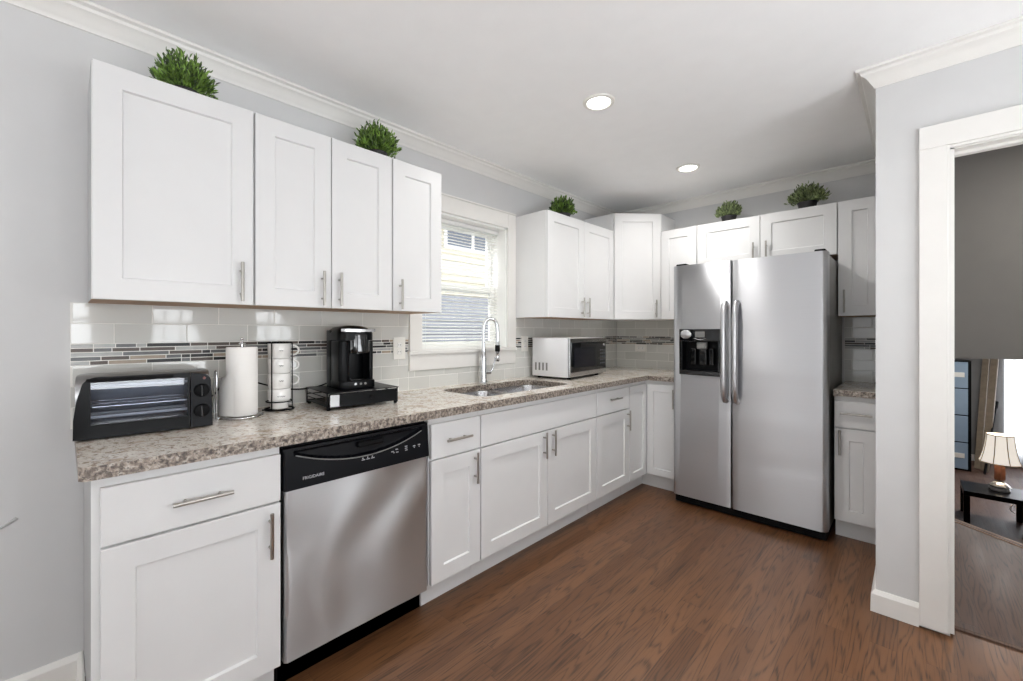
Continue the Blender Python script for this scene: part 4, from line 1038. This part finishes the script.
# ================================================================== potted greenery on the cabinets
def plant(label, loc, rx, ry, hz, potr, pot_h, mat, n, blade, wr, seed, spread=.6):
    t = thing('potted_plant', label, 'plant', loc, 0, 'small artificial plants along the cabinet tops')
    b = MB(); b.lathe([(potr * .8, 0), (potr * .82, .002), (potr, pot_h), (potr * 1.04, pot_h), (potr * 1.04, pot_h + .004), (potr * .94, pot_h + .004), (potr * .9, pot_h - .006), (0, pot_h - .006)], 28, cap=False); p = b.build('pot', M['pot'], t, smooth=40)
    b = MB(); b.lathe([(0, pot_h - .003), (potr * .88, pot_h - .003), (potr * .88, pot_h - .006), (0, pot_h - .0055)], 20, cap=False); b.build('filler', M['soil'], p)
    rg = random.Random(seed); b = MB()
    def leaf(p, d_, L, wd):
        d_ = d_.normalized(); s_ = d_.cross(Vector((rg.uniform(-1, 1), rg.uniform(-1, 1), rg.uniform(.2, 1)))).normalized(); nn = s_.cross(d_) * (L * .12)
        q_ = [p, p + d_ * L * .35 + s_ * wd + nn, p + d_ * L * .7 + s_ * wd * .8 + nn, p + d_ * L, p + d_ * L * .7 - s_ * wd * .8 + nn, p + d_ * L * .35 - s_ * wd + nn]
        v = [b.bm.verts.new(x) for x in q_]; m1 = b.bm.verts.new(p + d_ * L * .5)
        for k in range(6): b.bm.faces.new((v[k], v[(k + 1) % 6], m1))
    for k in range(n):
        # a springy stem from the pot to a point in a flattened dome, leaves all along it
        a = 2.39996 * k + rg.uniform(-.3, .3); c_ = (k + .5) / n; e = math.acos(1 - c_ * (1 - .02)); rr = rg.uniform(.78, 1.0) if k % 3 else rg.uniform(.4, .8)
        tip = Vector((math.cos(a) * math.sin(e) * rx, math.sin(a) * math.sin(e) * ry, math.cos(e) * hz)) * rr
        base = Vector((math.cos(a) * potr * .5 * math.sin(e), math.sin(a) * potr * .5 * math.sin(e), pot_h - .004)); tip = tip + Vector((0, 0, pot_h * .95))
        dd = (tip - base); lift = Vector((0, 0, .018 * math.sin(e)))
        b.tube([base, base + dd * .55 + lift, tip], .0008, 4)
        for q_ in range(8):
            f = .30 + .70 * q_ / 7; p_ = base + dd * f + lift * (1 - abs(f - .55) / .55)
            ld_ = (dd.normalized() + Vector((0, 0, .45))).normalized() + Vector((rg.uniform(-1, 1), rg.uniform(-1, 1), rg.uniform(-.4, .8))) * spread
            leaf(p_, ld_, blade * rg.uniform(.75, 1.15), blade * wr)
    b.build('foliage', mat, t)
    return t
plant('leafy green plant above the toaster oven cabinet', (.20, .577, UZ1), .098, .103, .150, .046, .040, M['leaf'], 240, .024, .17, 1)
plant('round green plant above the coffee maker cabinet', (.20, 1.372, UZ1), .105, .118, .165, .052, .048, M['leaf'], 220, .026, .16, 2)
plant('small bright plant on the cabinet above the microwave', (.20, 2.960, UZ1), .100, .105, .140, .062, .050, M['leaf'], 130, .032, .30, 3)
plant('small round plant on the refrigerator cabinet, nearer the corner', (1.130, 3.92, UZ1), .095, .090, .125, .055, .050, M['leaf2'], 150, .026, .24, 4)
plant('wide bushy plant on the refrigerator cabinet, farther from the corner', (1.650, 3.92, UZ1), .125, .100, .140, .060, .052, M['leaf2'], 190, .027, .20, 5)

# ================================================================== recessed lights
def downlight(label, x, y, power, spread, group='recessed ceiling lights'):
    t = thing('recessed_light', label, 'ceiling light', (x, y, HC), 0, group)
    b = MB(); b.lathe([(.058, -.004), (.062, -.010), (.078, -.008), (.081, -.0008), (.058, -.0008), (.058, -.004)], 40, cap=False); b.build('trim_ring', M['whiteplastic'], t, smooth=40)
    b = MB(); b.lathe([(0, -.0045), (.0578, -.0045), (.0578, -.0015), (0, -.0015)], 36, cap=False); b.build('lens', M['lens'], t)
    l = bpy.data.lights.new('lamp_beam', 'AREA'); l.shape = 'DISK'; l.size = .11; l.energy = power; l.color = (1, .98, .95); l.spread = R(spread)
    o = bpy.data.objects.new('lamp_beam', l); COL.objects.link(o); o.parent = t; o.location = (0, 0, -.012)
    return t
downlight('round recessed ceiling light nearer the camera', 1.030, 2.157, LAMP_POWER, 155)
downlight('round recessed ceiling light nearer the refrigerator', 1.022, 3.360, LAMP_POWER * .85, 160)
for lx, ly in ((2.35, 1.45), (2.35, -0.90)):   # unseen lamps added above and behind the camera to brighten the room
    l = bpy.data.lights.new('room_fill_lamp', 'AREA'); l.shape = 'DISK'; l.size = .16; l.energy = ROOM_FILL; l.color = (1, .985, .96)
    o = bpy.data.objects.new('room_fill_lamp', l); COL.objects.link(o); o.location = (lx, ly, HC - .014)

l = bpy.data.lights.new('hall_fill_lamp', 'AREA'); l.shape = 'DISK'; l.size = .9; l.energy = 13; l.color = (1, .96, .9)  # unseen lamp added to brighten the landing and stairwell
o = bpy.data.objects.new('hall_fill_lamp', l); COL.objects.link(o); o.location = (3.2, 3.5, 2.42)
l = bpy.data.lights.new('den_fill_lamp', 'AREA'); l.shape = 'DISK'; l.size = .5; l.energy = 26; l.color = (1, .98, .95)  # unseen lamp added to lift the den
o = bpy.data.objects.new('den_fill_lamp', l); COL.objects.link(o); o.location = (3.0, 7.9, 1.62)
# ================================================================== den things seen through the doorway
tb = thing('side_table', 'low square black side table in the den', 'table', (2.82, 7.195, FLZ))
b = MB(); b.box(-.235, .235, -.235, .235, .300, .350, .003, 1); b.build('table_top', M['black'], tb)
for sx in (-1, 1):
    for sy in (-1, 1):
        b = MB(); b.box(sx * .21 - .025, sx * .21 + .025, sy * .21 - .025, sy * .21 + .025, .0005, .2995, .003, 1); b.build('leg', M['black'], tb)
lp = thing('table_lamp', 'lit table lamp with white bell shade on the black table', 'lamp', (2.87, 7.235, FLZ + .3503))
b = MB(); b.lathe([(.078, .0), (.082, .010), (.072, .034), (.080, .052), (.060, .075), (.036, .095), (.040, .115)], 12); b.build('base', M['crystal'], lp)
b = MB(); b.lathe([(.040, .115), (.042, .13), (.038, .31), (.03, .33), (.012, .34), (.012, .36)], 4); b.build('column', M['redwood'], lp)
b = MB(); prof = [(.160, .300), (.148, .33), (.130, .40), (.116, .48), (.107, .56), (.104, .600)]
rings = [[b.bm.verts.new((r_ * math.cos(2 * PI * (k + .5) / 8), r_ * math.sin(2 * PI * (k + .5) / 8), z)) for k in range(8)] for r_, z in prof]
for A, B_ in zip(rings, rings[1:]):
    for k in range(8): b.bm.faces.new((A[k], A[(k + 1) % 8], B_[(k + 1) % 8], B_[k]))
sh = b.build('lamp_shade', M['shade'], lp); sm = sh.modifiers.new('thick', 'SOLIDIFY'); sm.thickness = .004
b = MB()
for k in range(8):
    ca, sa = math.cos(2 * PI * (k + .5) / 8), math.sin(2 * PI * (k + .5) / 8); b.tube([(r_ * 1.006 * ca, r_ * 1.006 * sa, z) for r_, z in prof], .004, 6)
for r_, z in (prof[0], prof[-1]): b.tube([(r_ * math.cos(2 * PI * (k + .5) / 8), r_ * math.sin(2 * PI * (k + .5) / 8), z) for k in range(8)], .006, 6, closed=True)
b.build('shade_piping', simple('beige_piping', (214, 200, 178), .8), sh)
b = MB(); b.tube(smooth_path([(.05, .08, .005), (.13, .22, -.02), (.15, .262, -.14), (.10, .265, -.25), (.16, .27, -.30), (.20, .29, -.22), (.15, .30, -.12)], 6), .005, 6); b.build('power_cord', M['whiteplastic'], lp, smooth=50)
l = bpy.data.lights.new('lamp_bulb', 'POINT'); l.energy = 2; l.color = (1, .95, .88); l.shadow_soft_size = .05
o = bpy.data.objects.new('lamp_bulb', l); COL.objects.link(o); o.parent = lp; o.location = (0, 0, .46)

dc = thing('storage_cabinet', 'tall black framed cabinet with pale blue panels in the den', 'cabinet', (2.405, 9.45, FLZ))
b = MB(); b.box(-.40, .40, .02, .42, .0005, 1.635); b.build('body', M['black'], dc)
for k in range(4):
    z0 = .03 + k * .40
    b = MB(); b.box(-.385, .365, -.002, .019, z0, z0 + .385, .003, 1); p = b.build('drawer_panel', M['blueglass'], dc)
    if k in (0, 3):
        b = MB(); b.box(.17, .33, -.008, -.0025, z0 + .16, z0 + .23, .002, 1); b.build('label_holder', M['whiteplastic'], p)
def plank(x0, y0, x1, y1, z1, w_, label):
    o = MB(); dx, dy = x1 - x0, y1 - y0; L = math.sqrt(dx * dx + dy * dy + (z1 - FLZ) ** 2)
    o.box(-w_ / 2, w_ / 2, -.02, .02, 0, L, .004, 1); ob = o.build('leaning_board', M['boards'])
    ob.location = (x0, y0, FLZ + .006); ob.rotation_euler = Vector((dx, dy, z1 - FLZ)).to_track_quat('Z', 'Y').to_euler()
    ob['label'] = label; ob['category'] = 'board'; ob['group'] = 'boards leaning in the den'
plank(2.885, 9.72, 3.035, 10.20, 1.35, .070, 'taupe board leaning beside the blue panelled cabinet')
plank(2.950, 9.62, 3.120, 10.10, 1.35, .080, 'taupe board leaning beside the black pole')
pl = thing('leaning_pole', 'thin black pole leaning in the den corner', 'pole', (2.93, 9.40, FLZ))
b = MB(); b.tube([(0, 0, .016), (.150, .50, .92)], .014, 10); b.build('shaft', M['blackmatt'], pl, smooth=50)
b = MB(); b.tube([(.150, .50, .92), (.164, .55, 1.01)], .024, 10); b.build('grip', M['blackmatt'], pl, smooth=50)
cu_ = MB(); g_ = []
for i in range(160):
    x = 3.19 + 1.9 * i / 159
    g_.append([cu_.bm.verts.new((x, 10.20 + .030 * math.sin(i * .62) + .012 * math.sin(i * 1.7), z)) for z in (FLZ + .02, .4, 1.6)])
for a, c_ in zip(g_, g_[1:]):
    for k in range(2): cu_.bm.faces.new((a[k], c_[k], c_[k + 1], a[k + 1]))
o = cu_.build('window_curtain', M['curtain'], smooth=80); o['label'] = 'white pleated curtain at the bright den window'; o['category'] = 'curtain'; o['kind'] = 'thing'
